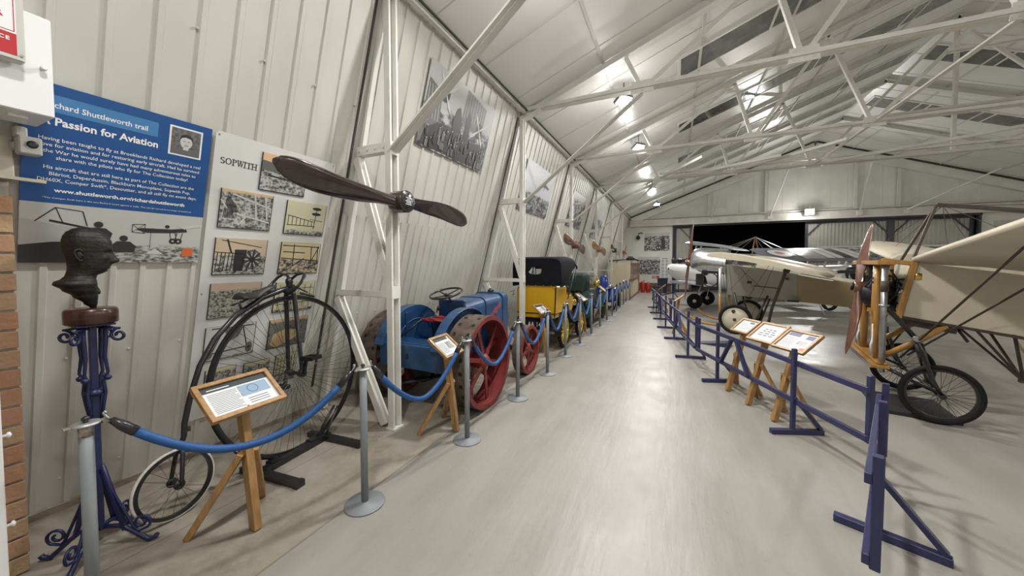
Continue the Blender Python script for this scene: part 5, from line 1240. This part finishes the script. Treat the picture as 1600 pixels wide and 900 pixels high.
def wing(secs,tmul=1.,rot=0.):
    """secs: (y, x leading edge, z leading edge, chord, incidence deg); nose +x"""
    b=MB(); S=[]
    for y,x,z,c,inc in secs:
        a=R(inc); S.append([V((x-u*c*math.cos(a)-v*c*tmul*math.sin(a)*-1*0,y,z-u*c*math.sin(a)+v*c*tmul*math.cos(a))) for u,v in AIR])
    return b.loft(S)
def spoked(parent,c,Rr,name,ns=36):
    c=V(c); w=MB(); w.ring(c,(0,1,0),Rr-.026,.026,64,10); o=w.build(name,M_rubber,parent)
    w=MB(); w.band(c,(0,1,0),Rr-.066,Rr-.045,.016,64); w.build('rim',M_black,o)
    w=MB(); w.lathe([(.012,-.07),(.028,-.07),(.028,-.055),(.016,-.04),(.016,.04),(.028,.055),(.028,.07),(.012,.07)],c,(0,1,0),14); w.build('hub',M_black,o)
    w=MB()
    for k in range(ns):
        a=2*PI*k/ns; sd=1 if k%2 else -1; a2=a+.5*(1 if (k//2)%2 else -1)
        w.tube([c+V((math.cos(a2)*.026,sd*.06,math.sin(a2)*.026)),c+V((math.cos(a)*(Rr-.06),0,math.sin(a)*(Rr-.06)))],.0021,4,caps=False,smooth=False)
    w.build('spokes',M_spoke,o); return o
def blade_prop(rad,chord,hubr,hubt,taper=.35):
    return propeller(MB(),rad,chord,hubr,hubt,taper=taper)

# ---- exposed-frame monoplane on the right
t=thing('early_monoplane','early cream monoplane with exposed ash frame and bicycle wheels, right of the hall','aeroplane',(2.165,5.705,0),math.atan2(.18,-.98)); A=t
wn=spoked(A,(-.42,.60,.305),.303,'main_wheel'); wf=spoked(A,(-.42,-.60,.305),.303,'main_wheel')
for y in (.60,-.60):
    b=MB(); J=V((-.24,y*.98,.86))
    b.tube([V((.0,y*.9,1.22)),V((-.06,y*.93,1.12)),J],.024,8); b.build('radius_strut',M_black,A)
    b=MB()
    for s_ in (-1,1): b.tube([J+V((0,.02*s_,0)),J+V((-.03,.075*s_,-.12)),V((-.34,y+.085*s_,.46)),V((-.42,y+.075*s_,.305))],[.018,.024,.03,.014],8,sx=.5)
    b.tube([J+V((-.02,0,-.05)),V((-.30,y,.63))],.035,8,sx=.5); b.lathe([(.02,-.1),(.02,.1)],(-.42,y,.305),(0,1,0),10); b.build('wheel_fork',M_black,A)
    b=MB(); b.tube([V((0,y*.95,.53)),V((-.2,y*.97,.42)),V((-.40,y,.33))],.02,8); b.build('lower_link',M_black,A); b=MB(); b.cyl(J-V((0,.05,0)),J+V((0,.05,0)),.03,10); b.build('strut_joint',M_steel,A)
b=MB(); b.cyl((-.42,-.60,.305),(-.42,.60,.305),.014,10); b.build('cross_axle',M_black,A)
for y in (.575,-.575):
    b=MB(); b.cyl((0,y,.46),(0,y,1.66),.027,16); b.cm=1; b.cyl((0,y,1.34),(0,y,1.46),.034,16); b.cm=0; b.cyl((0,y,1.18),(0,y,1.2),.042,14)
    b.build('steel_tube',[M_steel,M_rust],A)
b=MB(); b.box((0.02,0,.52),(.15,1.26,.035)); b.box((0,0,.555),(.09,1.2,.03)); b.build('lower_plank',M_ash,A,bevel=.006)
b=MB(); b.bar((.098,-.62,.52),(.098,.62,.52),.008,.04); b.build('plank_edge',M_chrome,A)
b=MB(); b.box((0,0,1.655),(.14,1.26,.05)); b.build('upper_plank',M_ash,A,bevel=.006)
for y in (.26,-.26):
    b=MB(); b.tube([V((0,y,.55)),V((0,y,.9)),V((.0,y,1.25)),V((0,y,1.64))],[.030,.040,.040,.032],8,sx=.8); b.build('ash_post',M_ash,A)
for y in (.42,-.42):
    b=MB(); b.tube([V((.02,y,.56)),V((.02,y*.98,1.0)),V((.02,y*.9,1.45)),V((.01,y*.78,1.63))],[.02,.026,.024,.016],8,sx=.8); b.build('slim_post',M_ash,A)
for y in (.34,-.34):
    b=MB(); b.tube([V((.03,y,.54)),V((.03,y,.95))],.013,6); b.tube([V((.03,y,.60)),V((.05,y+.02,.70)),V((.03,y,.78))],.012,6); b.build('rubber_cord',mat('white_rubber_cord',(.62,.60,.55),.7),A)
for y in (.33,-.33):
    b=MB(); b.tube([V((-.02,y,.56)),V((-.30,y,.78)),V((-.52,y,.98))],[.028,.034,.03],8); b.build('raking_strut',M_ash,A)
# engine: fan of three finned cylinders
b=MB(); b.lathe([(0,-.16),(.10,-.16),(.14,-.12),(.14,.10),(.10,.15),(.05,.17),(0,.17)],(-.06,0,1.28),(1,0,0),22); b.build('crankcase',M_oily,A)
for a in (-58,0,58):
    d=V((0,math.sin(R(a)),math.cos(R(a)))); b=MB(); c=V((-.02,0,1.28)); b.cyl(c+d*.1,c+d*.34,.045,14)
    for k in range(8): b.lathe([(.045,0),(.062,.001),(.062,.006),(.045,.007)],c+d*(.14+.023*k),d,16)
    b.cyl(c+d*.34,c+d*.37,.05,14); b.tube([c+d*.35+V((.03,0,0)),c+d*.38+V((.06,0,.0)),c+d*.25+V((.08,0,0)),c+V((.09,0,.05))],.008,6); b.build('engine_cylinder',M_oily,A)
b=MB()
rr=random.Random(5)
for k in range(38):
    p=V((rr.uniform(-.30,-.08),rr.uniform(-.32,.32),rr.uniform(1.05,1.5))); q=V((rr.uniform(-.3,-.02),rr.uniform(-.3,.3),rr.uniform(.95,1.58))); b.tube([p,(p+q)/2+V((rr.uniform(-.06,.06),rr.uniform(-.06,.06),.02)),q],rr.uniform(.006,.014),6)
b.box((-.24,0,1.12),(.2,.36,.1)); b.build('pipework',M_oily,A)
b=MB(); b.lathe([(0,-.075),(.04,-.06),(.058,-.03),(.058,.03),(.04,.06),(0,.075)],(-.30,.30,1.5),(0,0,1),16); b.build('oil_tank',M_brass,A)
# propeller, on the nose
P_=thing('p',None,None); 
b=blade_prop(.85,.165,.075,.11,.6); b.xf(M.Translation((.10,0,1.35))@M.Rotation(R(-9),4,'Y')@M.Rotation(R(108),4,'X')@M.Diagonal((1,-1,1,1))); bpy.data.objects.remove(P_)
b.build('propeller_blade',M_bprop,A)
b=MB(); b.lathe([(0,.06),(.05,.06),(.05,.075),(0,.08)],(.10,0,1.35),(1,0,.15),16); b.cyl((.0,0,1.31),(.1,0,1.35),.03,12); b.build('propeller_hub',M_oily,A)
# fuselage (tail down about ten degrees)
PT=M.Translation((-.27,0,1.66))@M.Rotation(R(-10),4,'Y')@M.Translation((.27,0,-1.66))
FS=[(-.27,.35,1.06,1.66),(-.9,.35,1.06,1.66),(-2.0,.29,1.14,1.64),(-3.4,.19,1.26,1.60),(-4.6,.06,1.38,1.55)]
b=MB(); b.loft([[V((x,w,z0)),V((x,w,z1)),V((x,-w,z1)),V((x,-w,z0))] for x,w,z0,z1 in FS],smooth=False); b.xf(PT); b.build('fuselage',M_linen,A)
b=MB()
for y in (.35,-.35):
    b.bar((-.27,y,1.06),(-.02,y*.9,1.06),.045,.045); b.bar((-.27,y,1.64),(-.02,y*.9,1.64),.05,.05); b.bar((-.27,y,1.03),(-.27,y,1.68),.05,.05); 
b.bar((-.27,-.36,1.06),(-.27,.36,1.06),.05,.05); b.xf(PT); b.bar((-.02,.31,1.08),(-.02,.31,1.64),.055,.05,(0,1,0)); b.bar((-.02,-.31,1.08),(-.02,-.31,1.64),.055,.05,(0,1,0)); b.build('nose_longerons',M_ash,A,bevel=.004)
b=MB(); b.bar((-.28,.355,1.045),(-1.6,.335,1.06),.012,.03); b.box((-.55,.05,1.0),(.35,.5,.07)); b.tube([V((-.75,.2,1.02)),V((-.85,.2,.9))],.014,6); b.xf(PT); b.build('belly_fittings',M_strut,A)
def wsec(y,tip=False):
    s_=abs(y)-.35; return (y,-.24-(.0),1.685+s_*.125,1.45,1.5)
for sd,sp in ((1,2.9),(-1,2.75)):
    S=[wsec(sd*.35),wsec(sd*1.2),wsec(sd*2.0),wsec(sd*(sp-.4)),(sd*(sp-.12),-.30,1.69+(sp-.47)*.125,1.30,1.5),(sd*sp,-.45,1.69+(sp-.35)*.125,.95,1.5)]
    b=wing(S,1.0); b.xf(PT); b.build('wing',M_linen,A)
# cabane pylon and lower pylon, lift straps
b=MB(); ap=V((-.50,0,2.305)); bp=V((-1.40,0,2.29))
for y in (.2,-.2):
    b.bar(V((-.40,y,1.66)),ap,.024,.032,(0,1,0)); b.bar(V((-1.40,y,1.66)),bp,.026,.035,(0,1,0))
b.bar(ap,bp,.035,.04); b.xf(M.Rotation(0,4,'Y')); o=b
b.xf(M.Translation((-.5,0,2.3))@M.Rotation(R(-10),4,'Y')@M.Translation((.5,0,-2.3))); b.build('cabane_pylon',M_strut,A)
b=MB(); lp=V((-1.15,0,.42))
for y in (.27,-.27): b.bar(V((-.72,y,.98)),lp,.02,.022,(0,1,0)); b.bar(V((-.98,y,.93)),lp,.02,.022,(0,1,0))
b.box(lp,(.06,.05,.03)); b.build('lower_pylon',M_strut,A)
for sd in (1,-1):
    for a,c in ((V((-.18,.38*sd,.60)),V((-.55,1.66*sd,1.845))),(V((-.25,.30*sd,.62)),V((-1.0,.95*sd,1.655)))): b=MB(); b.bar(a,c,.006,.019,(1,0,0)); b.build('lift_strap',M_strut,A)
b=MB(); b.box((-.55,1.66,1.85),(.07,.05,.012)); b.box((-1.0,.95,1.66),(.07,.05,.012)); b.build('strap_fitting',M_black,A)
b=MB()
for sd in (1,-1):
    for yy in (1.66,2.5):
        for xx in (-.5,-1.3): b.tube([V((xx,yy*sd,1.83+.1*(yy-1.6))),V((-.55,0,2.29))],.003,4,caps=False,smooth=False)
b.build('landing_wires',M_wire,A)
b=MB(); b.box((-4.4,0,1.0-.16),(.7,1.9,.03)); b.box((-4.75,0,1.15),(.5,.03,.6)); b.tube([V((-4.2,0,.68)),V((-4.45,0,.02))],.02,6); b.build('tail_surfaces',M_linen,A)
tag(MB().box((2.42,5.48,.02),(.62,.72,.04),R(-10)).build('drip_tray',mat('black_tray',(.02,.02,.022),.5),None,bevel=.006,origin=(2.42,5.48,0)),'black drip tray on the floor under the bicycle-wheeled monoplane','drip tray')

# ---- disc-wheeled monoplane with the aluminium cowl, middle of the hall
t=thing('vintage_monoplane','cream monoplane with aluminium cowl, disc wheels and tan tail, middle of the hall','aeroplane',(1.51,10.19,0),math.atan2(.317,-.948)); Bm=t
for y in (.74,-.74):
    b=MB(); b.ring((0,y,.345),(0,1,0),.305,.04,48,10); o=b.build('main_wheel',M_rubber,Bm)
    b=MB(); b.lathe([(0,.05),(.06,.05),(.27,.012),(.275,0),(.27,-.012),(.06,-.05),(0,-.05)],(0,y,.345),(0,1,0),36); b.build('wheel_disc',M_linen,o)
    b=MB(); b.lathe([(0,-.075),(.035,-.075),(.035,.075),(0,.075)],(0,y,.345),(0,1,0),14); b.band((.03,y+.04*(1 if y>0 else -1),.53),(0,1,0),0,.04,.006,16); b.build('hub_cap',M_strut,o)
b=MB(); b.cyl((0,-.74,.345),(0,.74,.345),.025,10); b.build('axle',M_black,Bm)
for y in (.5,-.5):
    b=MB(); b.tube([V((1.15,y,.36)),V((1.0,y,.24)),V((.75,y,.15)),V((.3,y,.12)),V((-.5,y,.12))],.032,8); b.build('skid',M_ash,Bm)
    b=MB(); b.tube([V((.36,y,.14)),V((.38,y*.95,.9))],.03,8); b.cm=1; b.tube([V((.38,y*.95,.9)),V((.40,y*.85,1.52))],.03,8); b.build('front_strut',[M_ash,M_whitep],Bm)
    b=MB(); b.tube([V((-.10,y,.14)),V((.10,y*.8,.95))],.024,8); b.tube([V((-.3,y,.14)),V((-.55,y*.6,.9))],.022,8); b.build('rear_strut',M_strut,Bm)
# cowl: half-drum over the engine
def cs(x,r,zc,a0=-28,a1=208):
    return [V((x,r*math.cos(R(a0+(a1-a0)*k/24)),zc+r*math.sin(R(a0+(a1-a0)*k/24)))) for k in range(25)]
b=MB(); b.loft([cs(1.14,.18,1.68),cs(1.12,.30,1.68),cs(1.03,.365,1.68),cs(.85,.38,1.67),cs(.45,.385,1.63),cs(.30,.385,1.60)],closed=False,caps=False)
b.loft([cs(1.13,.17,1.68),cs(1.10,.29,1.68),cs(1.02,.355,1.68),cs(.45,.375,1.63),cs(.30,.375,1.60)],closed=False,caps=False)
b.add([V((.98,.34,1.50)),V((.30,.345,1.42)),V((.32,.33,1.36)),V((.9,.30,1.42))],[(0,1,2,3)]); b.build('engine_cowl',M_alu,Bm)
b=MB(); b.lathe([(0,-.1),(.12,-.1),(.14,-.05),(.14,.08),(.06,.14),(0,.14)],(.85,0,1.62),(1,0,0),18)
for k in range(7):
    a=2*PI*k/7; d=V((0,math.sin(a),math.cos(a))); b.cyl(V((.85,0,1.62))+d*.1,V((.85,0,1.62))+d*.31,.045,10)
b.tube([V((.85,.05,1.3)),V((.8,.05,1.1))],.04,8); b.box((.92,.12,1.22),(.16,.2,.3)); b.build('rotary_engine',M_oily,Bm)
b=MB(); q=[(.45,1.02),(.80,1.02),(.80,1.42),(.45,1.42)]
b.bar((.45,.33,1.04),(.82,.33,1.02),.03,.05); b.bar((.45,.33,1.42),(.82,.33,1.44),.03,.05); b.bar((.46,.33,1.02),(.46,.33,1.44),.03,.05,(1,0,0)); b.bar((.81,.33,1.02),(.81,.33,1.44),.03,.05,(1,0,0)); b.ring((.635,.33,1.23),(0,1,0),.17,.014,24,6); b.build('engine_bearer',M_black,Bm)
b=blade_prop(1.05,.20,.09,.12); b.xf(M.Translation((1.24,0,1.66))@M.Rotation(R(-6),4,'Y')@M.Rotation(R(88),4,'X')); b.build('propeller_blade',M_bprop,Bm)
b=MB(); b.cyl((1.0,0,1.64),(1.24,0,1.66),.04,12); b.lathe([(0,0),(.07,0),(.07,.03),(0,.05)],(1.29,0,1.665),(1,0,.1),14); b.build('propeller_hub',M_steel,Bm)
# triangular fuselage, grey forward, tan aft, flat top deck
F1=[(.32,.38,1.62,.86),(-.5,.40,1.50,.82),(-1.05,.37,1.40,.785)]; F2=[(-1.05,.37,1.40,.785),(-2.4,.27,1.16,.69),(-4.2,.10,.86,.62)]
def tri(fs): return [[V((x,w,z1)),V((x,.07,z0)),V((x,-.07,z0)),V((x,-w,z1))] for x,w,z1,z0 in fs]
b=MB(); b.loft(tri(F1),smooth=False); b.build('forward_fuselage',M_linen3,Bm)
b=MB(); b.loft(tri(F2),smooth=False); b.build('rear_fuselage',M_linen2,Bm)
b=MB(); b.loft([[V((x,.20+.12*k_,z)),V((x,0,z+.10*k_+.02)),V((x,-.20-.12*k_,z))] for x,z,k_ in ((-.30,1.54,1),(-.75,1.46,1),(-1.1,1.395,.6),(-2.4,1.165,.3))],closed=False,caps=False); b.band((-.2,0,1.56),(0,.0,1),.16,.20,.03,20); b.build('top_deck',M_linen,Bm)
b=MB(); b.lathe([(0,0),(.17,0),(.17,.01)],(-.2,0,1.565),(0,0,1),20); b.box((-.9,.39,1.30),(.06,.03,.05)); b.box((-.2,.36,1.2),(.09,.02,.06)); b.bar((-.28,.37,1.12),(-.75,.36,1.08),.02,.02); b.box((-1.0,.18,.80),(.2,.1,.04)); b.build('cockpit_fittings',M_black,Bm)
def bw(sd,sp):
    S=[(sd*.40,.22,1.76,1.95,11),(sd*1.2,.21,1.775,1.93,11),(sd*(sp-.5),.19,1.80,1.92,11.5),(sd*(sp-.15),.19,1.805,1.90,12),(sd*sp,.15,1.80,1.80,12.5)]
    return wing(S,.75)
for sd,sp in ((1,2.55),(-1,2.7)): bw(sd,sp).build('wing',M_linen,Bm)
b=MB()
for y in (2.53,2.2):
    for k in range(3): b.bar((-1.25-.0*k,y-.1*k,1.455),(-1.68,y-.1*k,1.365),.02,.012)
b.build('wing_tip_ribs',M_whitep,Bm)
b=MB(); b.tube([V((-1.05,2.25,1.50)),V((-.78,1.55,.75)),V((-.62,1.15,.02))],.028,8); b.cyl((-1.05,2.2,1.50),(-1.07,2.3,1.52),.05,10); b.build('wing_prop',M_strut,Bm)
b=MB()
for a,c in (((.2,.55,1.72),(.0,.74,.4)),((-.6,.6,1.60),(.0,.74,.4)),((.1,1.6,1.76),(.2,.5,.2)),((-.8,1.6,1.58),(-.2,.5,.2)),((.1,1.2,1.75),(.25,.4,1.0)),((-.1,1.2,1.72),(-.3,.35,1.0)),((.1,.9,1.74),(-.5,.3,1.0)),((-.4,.9,1.66),(.2,.3,1.0))): b.tube([V(a),V(c)],.004,4,caps=False,smooth=False)
b.build('rigging_wires',M_wire,Bm)
b=MB(); b.box((-4.3,0,.88),(.8,2.2,.03)); b.box((-4.5,0,1.05),(.5,.03,.5)); b.tube([V((-3.8,0,.64)),V((-4.1,0,.02))],.02,6); b.build('tail_surfaces',M_linen2,Bm)
tag(MB().prism([(-.28,0),(.28,0),(.3,.10),(-.1,.03)],(.78,8.25,0.001),(.94,-.34,0),(0,0,1),.3).build('wheel_chock',mat('dark_blue_board',(.02,.022,.05),.5),None,bevel=.006,origin=(.78,8.25,0)),'low dark blue wedge on the floor inside the fence','wheel chock')

# ---- white light aeroplane behind, nose towards the white gable corner
t=thing('light_aeroplane','white light aeroplane with black exposed engine and fat black wheels','aeroplane',(.91,15.0,0),math.atan2(.32,-.947)); L_=t
for y in (.8,-.8):
    b=MB(); b.ring((0,y,.27),(0,1,0),.17,.10,36,12); o=b.build('main_wheel',M_rubber,L_)
    b=MB(); b.lathe([(0,-.06),(.10,-.05),(.11,0),(.10,.05),(0,.06)],(0,y,.27),(0,1,0),20); b.build('wheel_hub',M_chrome,o)
    b=MB(); b.bar((0,y*.96,.30),(-.12,y*.72,.78),.05,.03,(1,0,0)); b.build('undercarriage_leg',M_chrome,L_)
def el(x,w,z0,z1,n=20): return [V((x,w*math.cos(2*PI*k/n),(z0+z1)/2+(z1-z0)/2*math.sin(2*PI*k/n))) for k in range(n)]
b=MB(); b.loft([el(1.28,.05,1.34,1.46),el(1.22,.18,1.22,1.58),el(1.0,.30,1.05,1.66),el(.5,.36,.84,1.66),el(-.4,.38,.72,1.58),el(-1.6,.30,.62,1.34),el(-3.6,.10,.55,.86)]); b.build('fuselage',M_whitep,L_)
b=MB(); b.ball((1.12,.28,1.42),.05,10,6,(.5,.3,1)); b.bar((.4,.362,1.28),(1.1,.29,1.36),.004,.008); b.build('cowl_openings',M_black,L_)
b=MB()
for k in range(4): b.cyl((.35+.22*k,0,1.6),(.35+.22*k,0,1.84),.085,10); b.lathe([(.11,0),(.11,.03)],(.35+.22*k,0,1.76),(0,0,1),10)
b.tube([V((.2,.1,1.7)),V((.7,.14,1.78)),V((1.05,.1,1.70))],.05,8); b.build('exposed_engine',M_black,L_)
for sd in (1,-1):
    b=wing([(sd*.25,.55,.86,1.35,5),(sd*1.3,.5,.93,1.25,5),(sd*2.3,.38,1.0,.9,5)],1.1); b.build('lower_wing',M_silver,L_)
b=wing([(-2.9,.2,2.40,1.0,10),(-2.6,.4,2.40,1.5,10),(0.0,.5,2.38,1.65,10),(.55,.45,2.38,1.6,10),(.85,.2,2.35,1.2,10)],.9); b.build('upper_wing',M_silver,L_)
for y in (.3,-.3):
    for p,q in (((.3,y,1.5),(.1,y,2.36)),((-.5,y,1.45),(-.7,y,2.2))): b=MB(); b.bar(p,q,.03,.05); b.build('cabane_strut',M_whitep,L_)
b=MB(); b.box((-3.5,0,.86),(.6,2.0,.03)); b.box((-3.6,0,1.05),(.5,.03,.5)); b.tube([V((-3.3,0,.56)),V((-3.5,0,.02))],.02,6); b.build('tail_surfaces',M_whitep,L_)

# ---- silver biplane with roundels further back
fwd=V((.42,-.91,0)); 
t=thing('silver_biplane','silver biplane with a roundel on its wing near the doorway','aeroplane',(4.9,15.9,0),math.atan2(-.91,.42)); S_=t
b=wing([(-2.45,.55,1.71,1.15,-22),(-2.25,.6,1.71,1.3,-22),(0,.6,1.71,1.3,-22),(1.0,.6,1.71,1.3,-22),(1.25,.5,1.72,1.1,-22)],.55); u_=b.build('upper_wing',mat('dark_grey_dope',(.15,.155,.165),.35,0,.08,3),S_)
INC=-22
def on_surf(y,c,lift):     # point on the tilted upper surface (y along span, c along chord)
    a=R(INC); u=min(1,max(0,c/1.3)); P=[p for p in AIR[:8]][::-1]; v=P[0][1]
    for (u0,v0),(u1,v1) in zip(P,P[1:]):
        if u0<=u<=u1: v=v0+(v1-v0)*(u-u0)/max(1e-6,u1-u0); break
    return V((.6-c*math.cos(a),y,1.71-c*math.sin(a)+v*1.3*.55*math.cos(a)+lift))
def wing_disc(b,y,c,r0,r1,lift,n=32,m=4):
    vs=[on_surf(y+(r0+(r1-r0)*j/m)*math.cos(2*PI*k/n),c+(r0+(r1-r0)*j/m)*math.sin(2*PI*k/n),lift) for j in range(m+1) for k in range(n)]
    b.add(vs,[(j*n+k,j*n+(k+1)%n,(j+1)*n+(k+1)%n,(j+1)*n+k) for j in range(m) for k in range(n)])
def wing_rect(b,y0,y1,c0=.16,c1=1.18,lift=.006,m=12):
    vs=[on_surf(y,c0+(c1-c0)*j/m,lift) for j in range(m+1) for y in (y0,y1)]
    b.add(vs,[(2*j,2*j+1,2*j+3,2*j+2) for j in range(m)])
for nm,r0,r1,mt in (('roundel_blue',.37,.45,mat('roundel_blue',(.02,.03,.10),.4)),('roundel_white',.155,.37,M_whitep),('roundel_red',.01,.155,mat('roundel_red',(.35,.02,.02),.4))):
    b=MB(); wing_disc(b,-1.75,.62,r0,r1,.005); b.build(nm,mt,u_)
b=MB()
for y0,y1 in ((-.42,-.14),(-.10,.14),(.50,.72),(.76,.98)): wing_rect(b,y0,y1)
b.build('clear_panels',M_whitep,u_)
b=MB(); wing_rect(b,.18,.46); b.build('dark_panel',M_strut,u_)
b=MB(); wing_rect(b,-1.22,-.48,.12); b.build('polished_panel',M_alu,u_)
b=wing([(-2.0,.3,.95,1.1,-8),(0,.3,.9,1.15,-8),(1.1,.3,.95,1.1,-8)],.8); b.build('lower_wing',M_silver,S_)
b=MB(); b.loft([el(.95,.16,1.15,1.48),el(.85,.27,1.05,1.58),el(.4,.30,1.0,1.60),el(-.6,.30,.95,1.55),el(-2.2,.08,.95,1.2)]); b.xf(M.Translation((0,.2,0))); b.build('fuselage',M_whitep,S_)
b=MB(); b.loft([el(1.02,.10,1.2,1.42),el(.98,.25,1.08,1.56),el(.72,.29,1.04,1.60)]); b.xf(M.Translation((0,.2,0))); b.build('engine_cowl',M_black,S_)
b=blade_prop(1.0,.16,.08,.1); b.xf(M.Translation((1.12,.2,1.32))@M.Rotation(R(-4),4,'X')); b.build('propeller_blade',M_black,S_)
for y in (-1.85,-.4,.75,1.0):
    for p,q in (((.15,y,.98),(.35,y,1.74)),((-.5,y,1.1),(-.35,y,1.95))): b=MB(); b.bar(p,q,.03,.05); b.build('interplane_strut',M_whitep,S_)
b=MB()
for y in (-.25,.65):
    b.bar((.35,.2,1.0),(.35,y,.33),.04,.04); b.ring((.35,y,.33),(0,1,0),.27,.055,30,8)
b.bar((.35,-.25,.33),(.35,.65,.33),.04,.04); b.build('undercarriage',M_black,S_)
b=MB(); b.tube([V((-2.1,.2,.98)),V((-2.2,.2,.02))],.02,6); b.box((-2.1,.2,1.1),(.5,1.8,.03)); b.build('tail_surfaces',M_silver,S_)

# ---- monoplane with a braced king post, far back by the doorway
t=thing('kingpost_monoplane','grey winged monoplane with a braced brown king post by the doorway','aeroplane',(3.3,19.4,0),math.atan2(-.91,.42)+.1); K_=t
b=wing([(-2.6,.5,1.95,1.4,-4),(2.6,.5,1.95,1.4,-4)],.7); b.build('wing',mat('dull_grey_fabric',(.20,.195,.185),.6,0,.1,3),K_)
b=MB(); b.loft([el(.9,.1,1.35,1.75),el(.7,.28,1.2,1.85),el(-.5,.3,1.2,1.85),el(-3.0,.08,1.2,1.5)]); b.build('fuselage',M_silver,K_)
b=MB()
for y in (.22,-.22): b.bar((.1,y,1.8),(.05,0,2.86),.04,.05)
b.bar((.35,0,1.8),(.05,0,2.86),.05,.04); b.build('king_post',M_woodbr,K_)
b=MB()
for y in (1.2,-1.2,2.1,-2.1):
    for x in (.2,-.6): b.tube([V((x,y,2.0)),V((.05,0,2.85))],.009,4,caps=False,smooth=False)
b.build('bracing_wires',M_steel,K_)
b=MB()
for y in (.5,-.5): b.bar((.3,y*.5,1.25),(.3,y,.33),.05,.05); b.ring((.3,y,.33),(0,1,0),.28,.05,30,8)
b.bar((.3,-.5,.33),(.3,.5,.33),.04,.04); b.tube([V((-2.9,0,1.22)),V((-3.1,0,.02))],.025,6); b.build('undercarriage',M_black,K_)
# ------------------------------------------------------------------ floodlights and lamps
M_led=mat('lit_floodlight_glass',(1,1,1),.3,emit=(.93,.96,1.0),estr=60)
M_lampb=mat('dark_lamp_body',(.10,.10,.11),.5,.3)
def flood(x,y,z,label,power,aim=(0,0,-1),size=.24,r=.16,glow=None):
    d=V(aim).normalized(); t=thing('floodlight',label,'floodlight',(x,y,z),0,'floodlights under the roof')
    _,s_,u_=frame(d)
    b=MB(); b.obox(-d*.03,[s_,u_,d],[size/2+.02,size*.38+.02,.03]); b.build('lamp_body',M_lampb,t,bevel=.006)
    b=MB(); b.obox(d*.004,[s_,u_,d],[size/2,size*.38,.004]); b.build('lamp_glass',M_led,t)
    b=MB(); b.tube([s_*(size/2+.03)-d*.03,s_*(size/2+.03)+V((0,0,.12)),-s_*(size/2+.03)+V((0,0,.12)),-s_*(size/2+.03)-d*.03],.008,6,smooth=False)
    b.bar(V((0,0,.12)),V((0,0,min(.32,rz_(x if x<RIDGE[0] else 2*RIDGE[0]-x)-z-.02))),.02,.02); b.tube([V((.1,.05,-.02)),V((.16,.06,-.12)),V((.12,.05,.0)),V((.06,0,.14))],.006,5); 
    if glow: b.bar(V((0,0,-.02)),V((0,glow,-.02)),.04,.04)
    b.build('lamp_bracket',M_lampb,t)
    l=bpy.data.lights.new('floodlight_beam','AREA'); l.shape='DISK'; l.energy=power*.95; l.size=.3; l.color=(1.0,.982,.955)
    o=bpy.data.objects.new('floodlight_beam',l); COL.objects.link(o); o.parent=t; o.location=d*.02; o.rotation_euler=d.to_track_quat('-Z','Y').to_euler()
    l2=bpy.data.lights.new('floodlight_spill','POINT'); l2.energy=power*(.4 if glow else .16); l2.shadow_soft_size=.14; l2.color=(1.0,.98,.95)
    o2=bpy.data.objects.new('floodlight_spill',l2); COL.objects.link(o2); o2.parent=t; o2.location=d*.25
    return t
NUM=['nearest floodlight over the aisle, in front of the first lattice','second floodlight along the left roof slope','third floodlight along the left roof slope','fourth floodlight along the left roof slope','fifth floodlight along the left roof slope, near the gable']
for y,n,p in zip((3.55,6.75,9.6,15.3,19.2),NUM,(210,210,210,200,160)): flood(-.9,y,4.62,n,p,(.35,-.30,-1))
flood(-.9,.35,4.62,'added unseen floodlight above the bust and bicycle, behind the camera line',150,(.3,.1,-1))  # added lamp out of view, brightens the foreground
for k,y in enumerate((2.0,6.75,11.5,16.5)): flood(13.1,y,4.62,'floodlight along the right roof slope, number %s from the front'%['one','two','three','four'][k],220,(-.35,-.3,-1))
flood(5.5,-1.6,5.6,'added unseen floodlight high under the ridge behind the camera',150,(0,.4,-1))  # another added, unseen lamp to light the foreground from behind
flood(5.85,YB-.62,4.12,'bright floodlight on the beam over the middle of the doorway',230,(-.25,-1,-.25),.34,glow=.36)
w=bpy.data.worlds.new('night'); bpy.context.scene.world=w; w.use_nodes=True
w.node_tree.nodes['Background'].inputs['Color'].default_value=(.5,.55,.6,1); w.node_tree.nodes['Background'].inputs['Strength'].default_value=.01
# ------------------------------------------------------------------ camera
cam=bpy.data.cameras.new('camera'); co=bpy.data.objects.new('camera',cam); COL.objects.link(co)
cam.sensor_fit='HORIZONTAL'; cam.sensor_width=36; cam.lens=36*545/1600; cam.shift_y=-20/1600; cam.clip_start=.02
yaw=math.atan2(255,545); co.location=(0,0,1.65); co.rotation_euler=(PI/2-R(2.0),0,yaw)
sc=bpy.context.scene; sc.camera=co
sc.view_settings.view_transform='Standard'; sc.view_settings.look='None'; sc.view_settings.exposure=-0.68; sc.view_settings.gamma=1; sc.view_settings.use_curve_mapping=False
